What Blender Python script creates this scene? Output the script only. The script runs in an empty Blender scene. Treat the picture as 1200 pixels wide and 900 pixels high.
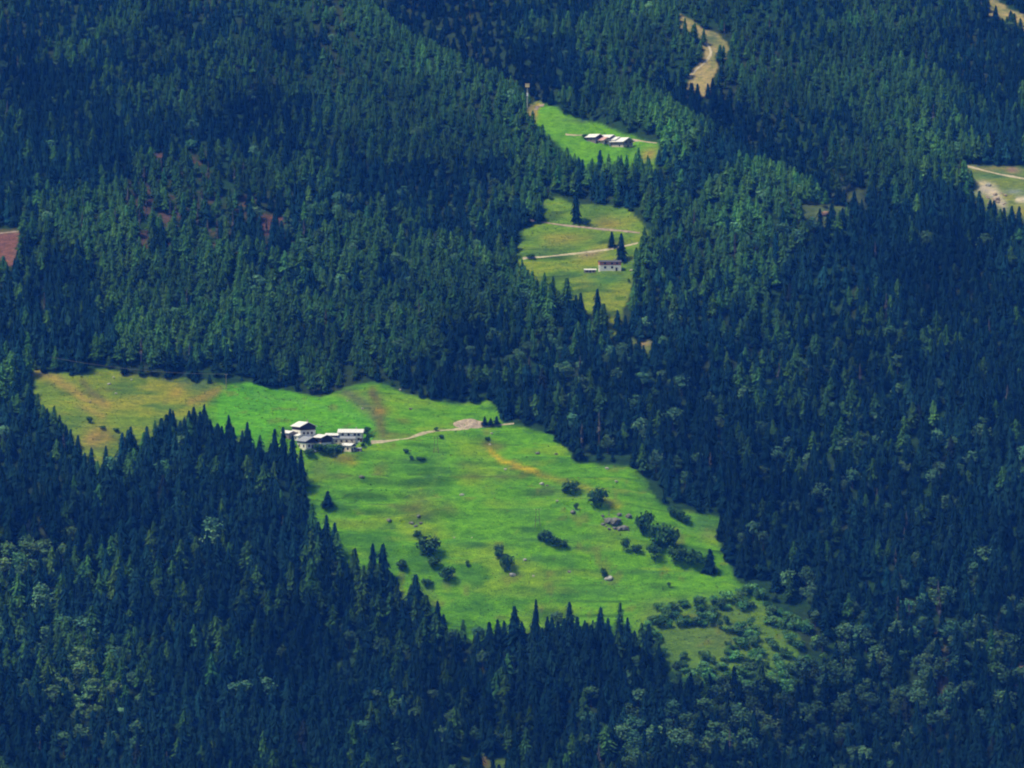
import bpy, bmesh, math, random
import numpy as np
from mathutils import Vector, Matrix

random.seed(11)
rng = np.random.default_rng(11)
scn = bpy.context.scene
COL = scn.collection

# ------------------------------------------------------------------ camera
F, PITCH = 4000.0, -0.05            # focal length in photo pixels (1200 wide), pitch in radians
CP, SP = math.cos(PITCH), math.sin(PITCH)
cam_d = bpy.data.cameras.new('camera')
cam = bpy.data.objects.new('camera', cam_d)
COL.objects.link(cam)
cam_d.sensor_width = 36.0
cam_d.lens = F / 1200.0 * 36.0
cam_d.clip_start, cam_d.clip_end = 1.0, 20000.0
cam.location = (0, 0, 0)
cam.rotation_euler = (math.pi / 2 + PITCH, 0, 0)
scn.camera = cam


def project(x, y, z):
    d = y * CP + z * SP
    u = -y * SP + z * CP
    return 600 + F * x / d, 450 - F * u / d


# ------------------------------------------------------------------ noise
_tab = np.random.default_rng(5).random((256, 256))


def vnoise(x, y, scale, seed=0):
    u = np.asarray(x, float) / scale + seed * 17.31 + 1000.0
    v = np.asarray(y, float) / scale + seed * 7.77 + 1000.0
    i, j = np.floor(u).astype(int), np.floor(v).astype(int)
    a, b = u - i, v - j
    a, b = a * a * (3 - 2 * a), b * b * (3 - 2 * b)
    g = lambda p, q: _tab[p & 255, q & 255]
    return (g(i, j) * (1 - a) + g(i + 1, j) * a) * (1 - b) + (g(i, j + 1) * (1 - a) + g(i + 1, j + 1) * a) * b - 0.5


def fbm(x, y, scale, seed=0, n=3):
    s, amp = 0.0, 1.0
    for k in range(n):
        s = s + amp * vnoise(x, y, scale / 2 ** k, seed + k * 3)
        amp *= 0.5
    return s


# ------------------------------------------------------------------ terrain
PY = np.array([-700, -300, 0, 300, 650, 1000, 1300, 1500, 1750, 2000, 2170, 2300, 2520, 2800, 3200, 3800, 4600], float)
PZ = np.array([180, 90, -1.9, -170, -390, -480, -455, -405, -284, -131, -28, 47, 157, 285, 450, 640, 860], float)
_h = np.diff(PY); _d = np.diff(PZ) / _h
_m = np.zeros_like(PY); _m[0], _m[-1] = _d[0], _d[-1]
for k in range(1, len(PY) - 1):
    if _d[k - 1] * _d[k] > 0:
        w1, w2 = 2 * _h[k] + _h[k - 1], _h[k] + 2 * _h[k - 1]
        _m[k] = (w1 + w2) / (w1 / _d[k - 1] + w2 / _d[k])


def base_z(y):
    y = np.clip(y, PY[0], PY[-1])
    k = np.clip(np.searchsorted(PY, y) - 1, 0, len(PY) - 2)
    t = (y - PY[k]) / _h[k]
    return ((1 + 2 * t) * (1 - t) ** 2 * PZ[k] + t * (1 - t) ** 2 * _h[k] * _m[k]
            + t * t * (3 - 2 * t) * PZ[k + 1] + t * t * (t - 1) * _h[k] * _m[k + 1])


_ys = np.linspace(1500, 3400, 3000)


def plan0(px, py):
    """rough plan position of a photo pixel on the unperturbed slope"""
    dy = (450 - py) / F
    zr = _ys * (SP + dy * CP) / (CP - dy * SP)
    k = int(np.argmax(base_z(_ys) > zr))
    y = _ys[k]
    return (px - 600) / F * y, y


def seg_d(x, y, A, B):
    ax, ay = A; bx, by = B
    L2 = (bx - ax) ** 2 + (by - ay) ** 2
    t = np.clip(((x - ax) * (bx - ax) + (y - ay) * (by - ay)) / L2, 0, 1)
    ex, ey = x - ax - t * (bx - ax), y - ay - t * (by - ay)
    s = np.sign((bx - ax) * (y - ay) - (by - ay) * (x - ax))
    return np.hypot(ex, ey), s


PADS = []
C1 = (plan0(380, -10), plan0(640, 128))
C2 = (plan0(770, 130), plan0(960, 262))
C3 = (plan0(1010, 330), plan0(1180, 520))
M1C = plan0(600, 610)
KN = plan0(30, 640)
RG = plan0(1010, 800)


def height(x, y):
    x = np.asarray(x, float); y = np.asarray(y, float)
    b = base_z(y)
    far = np.clip((np.abs(y - 2150) - 700) / 500, 0, 1)
    z = b + 24 * fbm(x, y, 260, 1, 3) + 3.0 * fbm(x, y, 45, 9, 2) + far * 40 * fbm(x, y, 500, 4, 2)
    for (A, B), amp in ((C1, 20.0), (C2, 15.0), (C3, 11.0)):
        d, s = seg_d(x, y, A, B)
        z = z + amp * np.where(s > 0, -1.0, 1.0) * (d / 24) * np.exp(-(d / 34) ** 2)
    z = z + 14 * np.exp(-((x - KN[0]) / 110) ** 2 - ((y - KN[1]) / 70) ** 2)
    z = z - 9 * np.exp(-((x - RG[0] + 0.5 * (y - RG[1])) / 30) ** 2 - ((y - RG[1]) / 120) ** 2)
    mm = np.exp(-((x - M1C[0]) / 150) ** 4 - ((y - M1C[1]) / 90) ** 4)
    ph = b / 7.0 * 2 * math.pi + 7 * vnoise(x, y, 60, 21)
    z = z + mm * (0.75 + 0.6 * vnoise(x, y, 50, 33)) * np.sin(ph)
    for (cx, cy, cz, r) in PADS:
        wgt = np.clip(1 - (np.hypot(x - cx, y - cy) - r) / 4.5, 0, 1)
        z = z + (cz - z) * wgt * wgt * (3 - 2 * wgt)
    z = np.where(y < 200, z * np.clip(y / 200, 0, 1) + (1 - np.clip(y / 200, 0, 1)) * b, z)
    return z


def at(px, py):
    """point of the slope seen at a photo pixel"""
    ys = np.arange(1560, 3300, 1.0)
    dx, dy = (px - 600) / F, (450 - py) / F
    k = ys / (CP - dy * SP)
    hz = height(dx * k, ys); rz = k * (SP + dy * CP)
    i = int(np.argmax(hz > rz))
    y0, y1 = ys[max(i - 1, 0)], ys[i]
    f0, f1 = (hz - rz)[max(i - 1, 0)], (hz - rz)[i]
    y = y0 + (y1 - y0) * (-f0 / (f1 - f0) if f1 != f0 else 0)
    x = dx * y / (CP - dy * SP)
    return Vector((x, y, float(height(x, y))))


def ppm(P):
    return F / (P[1] * CP + P[2] * SP)          # photo pixels per metre at P


# level ground cut and filled for the buildings: photo pixel of the middle of the base, height offset, radius
SITES = {}
for (sx, sy, sz, sr) in [(339, 513, 0, 4.2), (356, 509, -.6, 6), (390, 515, -1.3, 4.5), (411.5, 514.5, -1.4, 7.5), (378, 519.5, -.5, 5), (361, 524.5, -.4, 6), (403.5, 520.5, 0, 5), (408.5, 529, 0, 4), (420.5, 529, 0, 2),
                         (714.5, 317.5, 0, 7), (691.5, 319.5, 0, 4), (697, 165.5, 0, 5), (705.5, 168.5, 0, 4.5), (712.5, 166.5, 0, 4.5), (720, 169, 0, 4.5), (729, 172.5, 0, 6.5), (365.5, 530, 0, 2.5), (350, 516, 0, 3)]:
    _p = at(sx, sy); _p.z += sz
    SITES[(sx, sy)] = _p
PADS = [(p_.x, p_.y, p_.z, k_[3]) for p_, k_ in zip(SITES.values(), [(0, 0, 0, r_) for r_ in (4.2, 6, 5, 7.5, 5, 6, 5, 4, 2, 7, 4, 5, 4.5, 4.5, 4.5, 6.5, 2.5, 3)])]

# ------------------------------------------------------------------ polygons
def inside(px, py, poly):
    px = np.asarray(px, float); py = np.asarray(py, float)
    r = np.zeros(px.shape, bool)
    n = len(poly)
    for i in range(n):
        (x0, y0), (x1, y1) = poly[i], poly[(i + 1) % n]
        if y0 == y1:
            continue
        c = ((y0 > py) != (y1 > py)) & (px < (x1 - x0) * (py - y0) / (y1 - y0) + x0)
        r ^= c
    return r


def poly_dist(px, py, pts, closed=True):
    d = np.full(np.shape(px), 1e9)
    n = len(pts)
    for i in range(n if closed else n - 1):
        (ax, ay), (bx, by) = pts[i], pts[(i + 1) % n]
        L2 = max((bx - ax) ** 2 + (by - ay) ** 2, 1e-6)
        t = np.clip(((px - ax) * (bx - ax) + (py - ay) * (by - ay)) / L2, 0, 1)
        d = np.minimum(d, np.hypot(px - ax - t * (bx - ax), py - ay - t * (by - ay)))
    return d


M1 = [(36, 432), (60, 440), (97, 438), (112, 431), (150, 439), (200, 444), (250, 450), (292, 448), (340, 460), (378, 467), (402, 455), (440, 450),
      (480, 464), (540, 474), (573, 470), (592, 497), (650, 511), (676, 541), (742, 546), (762, 567), (777, 591), (812, 602), (846, 606),
      (843, 640), (862, 682), (905, 720), (940, 752), (930, 790), (860, 800), (800, 795), (742, 752), (690, 742), (640, 738), (600, 748), (560, 756), (520, 738),
      (475, 704), (450, 690), (400, 660), (376, 640), (366, 596), (350, 556), (300, 530), (262, 510), (240, 500), (200, 498), (172, 516), (140, 535), (116, 552), (98, 538), (80, 506), (60, 484), (42, 478)]
M2 = [(637, 236), (655, 231), (672, 239), (700, 240), (732, 243), (758, 261), (764, 275), (752, 282), (744, 305), (747, 322), (738, 346), (730, 372), (722, 390),
      (716, 396), (703, 377), (680, 362), (650, 352), (632, 342), (618, 324), (606, 308), (603, 288), (612, 271), (637, 257)]
M3 = [(625, 119), (636, 121), (650, 128), (690, 141), (722, 154), (772, 166), (770, 198), (735, 197), (702, 201), (688, 199), (660, 178), (628, 150), (618, 142), (616, 126)]
M4 = [(797, 15), (812, 22), (825, 32), (842, 40), (855, 52), (854, 68), (843, 68), (837, 95), (830, 112), (806, 112), (812, 88), (824, 66), (825, 50), (812, 40), (797, 32)]
M5 = [(1150, -20), (1172, 4), (1185, 12), (1230, 30), (1230, 48), (1190, 34), (1160, 18), (1130, -20)]
M6 = [(1128, 190), (1150, 195), (1200, 196), (1250, 198), (1250, 262), (1200, 260), (1165, 256), (1140, 244), (1139, 215)]
M7 = [(-40, 267), (46, 267), (44, 277), (23, 285), (19, 312), (-40, 316)]
M8 = [(955, 242), (985, 240), (1002, 250), (990, 264), (958, 262)]
M9 = [(532, 889), (565, 884), (600, 888), (612, 908), (560, 914), (528, 906)]
M10 = [(738, 394), (768, 400), (766, 412), (744, 420)]
CUTS = [([(180, 182), (240, 180), (246, 214), (214, 222), (184, 214)], 0.45), ([(306, 250), (338, 256), (342, 284), (318, 292), (300, 278)], 0.6),
        ([(150, 215), (300, 230), (300, 300), (150, 300)], 0.42), ([(1085, 740), (1105, 740), (1125, 830), (1100, 835)], 0.4), ([(1180, 780), (1230, 780), (1230, 840), (1185, 820)], 0.55),
        ([(920, 225), (1010, 225), (1010, 270), (930, 270)], 0.3), ([(340, 165), (370, 165), (370, 190), (345, 190)], 0.6)]
CLEAR = [M1, M2, M3, M4, M5, M6, M7, M8, M9, M10]

# ------------------------------------------------------------------ helpers for objects


def tag(o, label=None, cat=None, group=None, kind=None):
    if label: o['label'] = label
    if cat: o['category'] = cat
    if group: o['group'] = group
    if kind: o['kind'] = kind
    return o


def empty(name, loc, rz=0.0):
    o = bpy.data.objects.new(name, None)
    o.empty_display_size = 0.5
    COL.objects.link(o)
    o.location = loc
    o.rotation_euler = (0, 0, rz)
    return o


def link(name, me, parent=None):
    o = bpy.data.objects.new(name, me)
    COL.objects.link(o)
    if parent is not None:
        o.parent = parent
    return o


def tri_mesh(name, V, T, mats, mi=None, tint=None):
    me = bpy.data.meshes.new(name)
    V = np.asarray(V, np.float32); T = np.asarray(T, np.int32)
    me.vertices.add(len(V)); me.vertices.foreach_set('co', V.ravel())
    me.loops.add(len(T) * 3); me.loops.foreach_set('vertex_index', T.ravel())
    me.polygons.add(len(T)); me.polygons.foreach_set('loop_start', np.arange(0, len(T) * 3, 3, dtype=np.int32))
    for m in mats: me.materials.append(m)
    if mi is not None: me.polygons.foreach_set('material_index', np.asarray(mi, np.int32))
    if tint is not None:
        a = me.attributes.new('tint', 'FLOAT_COLOR', 'POINT')
        c = np.ones((len(V), 4), np.float32); c[:, :3] = tint
        a.data.foreach_set('color', c.ravel())
    me.update(calc_edges=True)
    return me


class MB:
    """collects boxes, prisms and tubes; build() links them as one mesh object"""

    def __init__(s):
        s.v, s.f, s.m = [], [], []

    def add(s, vs, fs, mi=0):
        b = len(s.v)
        s.v += [tuple(v) for v in vs]
        s.f += [tuple(i + b for i in f) for f in fs]
        s.m += [mi] * len(fs)

    def box(s, c, d, mi=0, rot=None):
        x, y, z = d[0] / 2, d[1] / 2, d[2] / 2
        vs = [Vector((a * x, b * y, e * z)) for a in (-1, 1) for b in (-1, 1) for e in (-1, 1)]
        if rot is not None: vs = [rot @ v for v in vs]
        s.add([v + Vector(c) for v in vs], [(0, 1, 3, 2), (4, 6, 7, 5), (0, 4, 5, 1), (2, 3, 7, 6), (0, 2, 6, 4), (1, 5, 7, 3)], mi)

    def tube(s, a, b, r0, r1, n=6, mi=0):
        a, b = Vector(a), Vector(b)
        q = (b - a).to_track_quat('Z', 'Y')
        vs = []
        for p, r in ((a, r0), (b, r1)):
            for k in range(n):
                vs.append(p + q @ Vector((r * math.cos(2 * math.pi * k / n), r * math.sin(2 * math.pi * k / n), 0)))
        fs = [(k, (k + 1) % n, n + (k + 1) % n, n + k) for k in range(n)] + [tuple(range(n - 1, -1, -1)), tuple(range(n, 2 * n))]
        s.add(vs, fs, mi)

    def prism(s, prof, x0, x1, mi=0):
        """profile in the yz plane pushed along x"""
        n = len(prof)
        vs = [(x0, p[0], p[1]) for p in prof] + [(x1, p[0], p[1]) for p in prof]
        fs = [(k, (k + 1) % n, n + (k + 1) % n, n + k) for k in range(n)] + [tuple(range(n - 1, -1, -1)), tuple(range(n, 2 * n))]
        s.add(vs, fs, mi)

    def build(s, name, mats, parent=None, loc=None):
        me = bpy.data.meshes.new(name)
        me.from_pydata(s.v, [], s.f)
        for m in (mats if isinstance(mats, (list, tuple)) else [mats]): me.materials.append(m)
        me.polygons.foreach_set('material_index', s.m)
        bm = bmesh.new(); bm.from_mesh(me); bmesh.ops.recalc_face_normals(bm, faces=bm.faces); bm.to_mesh(me); bm.free()
        o = link(name, me, parent)
        if loc is not None: o.location = loc
        return o


# ------------------------------------------------------------------ materials
def new_mat(name):
    m = bpy.data.materials.new(name); m.use_nodes = True
    nt = m.node_tree
    p = nt.nodes['Principled BSDF']
    p.inputs['Roughness'].default_value = 0.9
    p.inputs['Specular IOR Level'].default_value = 0.15
    return m, nt, p


def surf(name, col, var=0.25, scale=1.2, rough=0.9, bump=0.0, stretch=(1, 1, 1), spec=0.15, col2=None):
    m, nt, p = new_mat(name)
    N, L = nt.nodes, nt.links
    tc = N.new('ShaderNodeTexCoord'); mp = N.new('ShaderNodeMapping'); mp.inputs['Scale'].default_value = stretch
    no = N.new('ShaderNodeTexNoise'); no.inputs['Scale'].default_value = scale; no.inputs['Detail'].default_value = 6
    ra = N.new('ShaderNodeValToRGB')
    c2 = col2 or tuple(c * (1 + var) for c in col)
    ra.color_ramp.elements[0].color = (*[c * (1 - var) for c in col], 1); ra.color_ramp.elements[0].position = 0.32
    ra.color_ramp.elements[1].color = (*c2, 1); ra.color_ramp.elements[1].position = 0.68
    L.new(tc.outputs['Object'], mp.inputs['Vector']); L.new(mp.outputs['Vector'], no.inputs['Vector'])
    L.new(no.outputs['Fac'], ra.inputs['Fac']); L.new(ra.outputs['Color'], p.inputs['Base Color'])
    p.inputs['Roughness'].default_value = rough; p.inputs['Specular IOR Level'].default_value = spec
    if bump:
        bu = N.new('ShaderNodeBump'); bu.inputs['Distance'].default_value = bump
        L.new(no.outputs['Fac'], bu.inputs['Height']); L.new(bu.outputs['Normal'], p.inputs['Normal'])
    return m


def foliage(name, col):
    m, nt, p = new_mat(name)
    N, L = nt.nodes, nt.links
    at_ = N.new('ShaderNodeAttribute'); at_.attribute_name = 'tint'
    oi = N.new('ShaderNodeObjectInfo')
    a = N.new('ShaderNodeMix'); a.data_type = 'RGBA'; a.blend_type = 'MULTIPLY'; a.inputs['Factor'].default_value = 1
    b = N.new('ShaderNodeMix'); b.data_type = 'RGBA'; b.blend_type = 'MULTIPLY'; b.inputs['Factor'].default_value = 1
    a.inputs['A'].default_value = (*col, 1)
    L.new(at_.outputs['Color'], a.inputs['B'])
    L.new(a.outputs['Result'], b.inputs['A']); L.new(oi.outputs['Color'], b.inputs['B'])
    L.new(b.outputs['Result'], p.inputs['Base Color'])
    p.inputs['Specular IOR Level'].default_value = 0.0; p.inputs['Roughness'].default_value = 1.0
    return m


def ground_material():
    m, nt, p = new_mat('grassy_ground')
    N, L = nt.nodes, nt.links
    at_ = N.new('ShaderNodeAttribute'); at_.attribute_name = 'tint'
    tc = N.new('ShaderNodeTexCoord')
    mp = N.new('ShaderNodeMapping'); mp.inputs['Scale'].default_value = (0.5, 1, 1)
    L.new(tc.outputs['Object'], mp.inputs['Vector'])
    n1 = N.new('ShaderNodeTexNoise'); n1.inputs['Scale'].default_value = 0.35; n1.inputs['Detail'].default_value = 8; n1.inputs['Roughness'].default_value = 0.65
    n2 = N.new('ShaderNodeTexNoise'); n2.inputs['Scale'].default_value = 1.6; n2.inputs['Detail'].default_value = 5
    L.new(mp.outputs['Vector'], n1.inputs['Vector']); L.new(tc.outputs['Object'], n2.inputs['Vector'])
    r1 = N.new('ShaderNodeValToRGB')
    r1.color_ramp.elements[0].position = 0.3; r1.color_ramp.elements[0].color = (0.56, 0.64, 0.68, 1)
    r1.color_ramp.elements[1].position = 0.7; r1.color_ramp.elements[1].color = (1.32, 1.25, 1.1, 1)
    r2 = N.new('ShaderNodeValToRGB')
    r2.color_ramp.elements[0].position = 0.33; r2.color_ramp.elements[0].color = (0.62, 0.66, 0.66, 1)
    r2.color_ramp.elements[1].position = 0.67; r2.color_ramp.elements[1].color = (1.36, 1.32, 1.2, 1)
    L.new(n1.outputs['Fac'], r1.inputs['Fac']); L.new(n2.outputs['Fac'], r2.inputs['Fac'])
    a = N.new('ShaderNodeMix'); a.data_type = 'RGBA'; a.blend_type = 'MULTIPLY'; a.inputs['Factor'].default_value = 1
    b = N.new('ShaderNodeMix'); b.data_type = 'RGBA'; b.blend_type = 'MULTIPLY'; b.inputs['Factor'].default_value = 1
    L.new(at_.outputs['Color'], a.inputs['A']); L.new(r1.outputs['Color'], a.inputs['B'])
    L.new(a.outputs['Result'], b.inputs['A']); L.new(r2.outputs['Color'], b.inputs['B'])
    L.new(b.outputs['Result'], p.inputs['Base Color'])
    bu = N.new('ShaderNodeBump'); bu.inputs['Distance'].default_value = 0.6; bu.inputs['Strength'].default_value = 0.8
    L.new(n1.outputs['Fac'], bu.inputs['Height']); L.new(bu.outputs['Normal'], p.inputs['Normal'])
    p.inputs['Roughness'].default_value = 1.0; p.inputs['Specular IOR Level'].default_value = 0.05
    return m


M = {
    'ground': ground_material(),
    'spruce': foliage('spruce_needles', (0.008, 0.030, 0.029)),
    'larch': foliage('larch_needles', (0.036, 0.095, 0.021)),
    'leaf': foliage('broad_leaves', (0.052, 0.120, 0.055)),
    'shrub': foliage('shrub_leaves', (0.050, 0.125, 0.036)),
    'grass': foliage('tall_grass_blades', (0.10, 0.20, 0.03)),
    'bark': surf('bark', (0.085, 0.07, 0.06), 0.35, 3.0, stretch=(1, 1, 0.2)),
    'dead': surf('dead_wood', (0.10, 0.095, 0.085), 0.3, 3.0),
    'track': surf('dirt_track', (0.46, 0.39, 0.26), 0.3, 0.5),
    'track_pink': surf('stony_track', (0.33, 0.25, 0.20), 0.3, 0.5),
    'rock': surf('pale_rock', (0.40, 0.39, 0.34), 0.35, 1.5, bump=0.1),
    'rock_dark': surf('grey_brown_rock', (0.17, 0.172, 0.15), 0.45, 1.2, bump=0.1),
    'red_rock': surf('red_brown_rock', (0.24, 0.15, 0.11), 0.4, 1.2, bump=0.1),
    'earth': surf('bare_earth', (0.42, 0.33, 0.24), 0.3, 0.6, bump=0.2),
    'plaster': surf('white_plaster', (0.80, 0.76, 0.68), 0.12, 0.8),
    'cream': surf('cream_plaster', (0.74, 0.64, 0.46), 0.14, 0.8),
    'stone': surf('stone_wall', (0.55, 0.47, 0.36), 0.35, 2.2, bump=0.05),
    'timber': surf('dark_timber', (0.045, 0.032, 0.03), 0.35, 1.5, stretch=(6, 6, 0.6)),
    'timber_red': surf('red_brown_timber', (0.52, 0.20, 0.13), 0.3, 1.5, stretch=(6, 6, 0.6)),
    'grey_wood': surf('weathered_wood', (0.24, 0.20, 0.20), 0.35, 1.5, stretch=(5, 5, 0.5)),
    'slate_pale': surf('pale_slate_roof', (0.74, 0.72, 0.70), 0.12, 0.9),
    'slate_grey': surf('grey_slate_roof', (0.30, 0.32, 0.36), 0.2, 1.5),
    'slate_dark': surf('dark_slate_roof', (0.10, 0.10, 0.12), 0.2, 1.5),
    'roof_pink': surf('rusty_sheet_roof', (0.55, 0.33, 0.30), 0.2, 0.8),
    'white': surf('white_paint', (0.8, 0.8, 0.8), 0.05, 1.0, rough=0.4, spec=0.5),
    'ochre': surf('ochre_board', (0.78, 0.60, 0.28), 0.15, 1.0),
    'metal': surf('galvanised_steel', (0.35, 0.36, 0.37), 0.15, 2.0, rough=0.5, spec=0.5),
    'pole_wood': surf('pole_wood', (0.13, 0.11, 0.10), 0.25, 2.0),
    'wire': surf('dull_wire', (0.16, 0.17, 0.19), 0.1, 1.0),
    'glass': surf('window_glass', (0.02, 0.025, 0.03), 0.2, 1.0, rough=0.1, spec=0.5),
    'rubber': surf('black_rubber', (0.02, 0.02, 0.02), 0.1, 1.0),
    'chimney': surf('chimney_stone', (0.40, 0.37, 0.34), 0.2, 2.0),
}

# ------------------------------------------------------------------ ground colour (what grows or lies there)


def axis(lo, hi, step, a, b, grow=1.12):
    v = list(np.arange(lo, hi + step * 0.5, step))
    s = step
    while v[-1] < b:
        s *= grow; v.append(v[-1] + s)
    s = step; w = []
    x = lo
    while x > a:
        s *= grow; x -= s; w.append(x)
    return np.array(w[::-1] + v)


def grow_ground():
    xs = axis(-400, 400, 1.7, -1500, 1500)
    ys = axis(1680, 2600, 1.7, -650, 4500)
    X, Y = np.meshgrid(xs, ys)
    Z = height(X, Y)
    ny, nx = X.shape
    d = np.maximum(Y * CP + Z * SP, 50)
    PX, PYY = 600 + F * X / d, 450 - F * (-Y * SP + Z * CP) / d
    ok = Y > 1400
    PX = np.where(ok, PX, -9999.0); PYY = np.where(ok, PYY, -9999.0)
    # ragged borders
    qx = PX + 8 * fbm(X, Y, 16, 40, 4); qy = PYY + 6 * fbm(X, Y, 16, 50, 4)
    C = np.empty(X.shape + (3,)); C[:] = (0.018, 0.052, 0.016)
    n1, n2, n3 = fbm(X, Y, 35, 60, 3), fbm(X, Y, 9, 70, 3), fbm(X, Y, 90, 80, 2)
    # streaks that follow the contours, as mown and grazed banks do
    n4 = fbm(X, Y * 3.2 + 10 * vnoise(X, Y, 40, 12), 26, 90, 3)

    def mix(w, col):
        w = np.clip(w, 0, 1)[..., None]
        C[:] = C * (1 - w) + np.array(col) * w

    mix((n1 + 0.1) * 2, (0.030, 0.046, 0.016))
    n5 = fbm(X + 12 * vnoise(X, Y, 50, 14), Y * 6 + 25 * vnoise(X, Y, 45, 15), 34, 95, 2)
    n6 = fbm(X, Y * 2, 6, 97, 2)
    mm = {}

    def field(key, poly, soft=3.0):
        dd = poly_dist(qx, qy, poly)
        s = np.where(inside(qx, qy, poly), dd, -dd)
        w = np.clip(s / soft + 0.5, 0, 1); mm[key] = inside(PX, PYY, poly)
        return w

    def blob(x, y, rx, ry, p=2):
        return np.exp(-(((qx - x) / rx) ** 2 + ((qy - y) / ry) ** 2) ** (p / 2))

    def stroke(pts, w):
        return np.exp(-(poly_dist(qx, qy, pts, False) / w) ** 2)

    w = field('m1', M1)
    lush, dry, deep = (0.108, 0.300, 0.004), (0.180, 0.295, 0.006), (0.052, 0.170, 0.007)

    def layer(w, base, y_, d_, a=1.0):
        mix(w, base)
        mix(w * np.clip(n1 * 1.6 + n4 * 1.2 + 0.05, 0, 0.85) * a, y_)
        mix(w * np.clip(-n4 * 2.0 - n2 * 0.8 - 0.12, 0, 0.85) * a, d_)
        mix(w * np.clip(n5 * 3.2 - 0.75 + n6 * .5, 0, 0.8) * a, tuple(c * .6 for c in d_))
        mix(w * np.clip(-n5 * 2.5 - 0.7 + n6 * .6, 0, 0.6) * a, tuple(c * 1.15 for c in y_))
    layer(w, lush, dry, deep)
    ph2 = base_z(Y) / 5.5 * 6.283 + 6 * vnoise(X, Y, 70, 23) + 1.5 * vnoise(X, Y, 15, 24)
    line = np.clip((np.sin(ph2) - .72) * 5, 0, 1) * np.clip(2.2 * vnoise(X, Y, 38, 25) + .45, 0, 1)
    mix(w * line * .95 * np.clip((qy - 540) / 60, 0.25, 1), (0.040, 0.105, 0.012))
    # left pasture, yellower
    wl = w * np.clip((262 - qx - (qy - 450) * 0.6) / 14, 0, 1)
    layer(wl, (0.150, 0.230, 0.014), (0.250, 0.245, 0.020), (0.080, 0.150, 0.018))
    tan = (0.29, 0.225, 0.045)
    mix(wl * stroke([(36, 434), (60, 443), (82, 455), (100, 466), (125, 474)], 5), tan)
    mix(wl * 0.8 * stroke([(96, 478), (118, 488)], 5), tan)
    mix(w * 0.9 * stroke([(264, 455), (245, 464), (222, 472)], 5), (0.26, 0.20, 0.04))
    mix(wl * 0.8 * blob(205, 459, 9, 5), (0.30, 0.21, 0.03))
    mix(wl * blob(115, 512, 17, 13), (0.30, 0.20, 0.05))
    mix(wl * 0.8 * stroke([(95, 447), (110, 458), (122, 468)], 4), (0.11, 0.10, 0.04))
    mix(wl * 0.6 * stroke([(190, 442), (225, 453), (250, 452)], 7), (0.075, 0.12, 0.045))
    # mown bright meadow above the hamlet
    mown = [(266, 452), (292, 446), (340, 456), (378, 464), (404, 470), (425, 480), (445, 500), (448, 516), (425, 519), (380, 510), (330, 500), (295, 530), (258, 530), (255, 475)]
    dd = poly_dist(qx, qy, mown); wm = w * np.clip(np.where(inside(qx, qy, mown), dd, -dd) / 9 + 0.5, 0, 1)
    layer(wm, (0.090, 0.320, 0.006), (0.120, 0.335, 0.007), (0.064, 0.245, 0.007), 0.7)
    mix(wm * 0.5 * stroke([(300, 462), (345, 472), (400, 482), (430, 492)], 2.0), (0.12, 0.33, 0.05))
    # stony strip right of it
    mix(w * 0.9 * stroke([(402, 460), (422, 470), (434, 482), (446, 497)], 7), (0.105, 0.125, 0.055))
    mix(w * 0.95 * stroke([(438, 460), (444, 478), (449, 500), (450, 512)], 6), (0.135, 0.140, 0.03))
    mix(w * 0.9 * blob(443, 484, 6, 4), (0.30, 0.19, 0.04))
    mix(w * 0.8 * blob(440, 466, 5, 8), (0.10, 0.085, 0.035))
    # yellow bloom streak and its faint end
    yel = (0.44, 0.33, 0.012)
    mix(w * 1.0 * stroke([(573, 526), (578, 533), (590, 540), (606, 547), (630, 553)], 2.6), yel)
    mix(w * 0.55 * stroke([(632, 556), (652, 561), (685, 571), (725, 592)], 4), (0.28, 0.21, 0.025))
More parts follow.
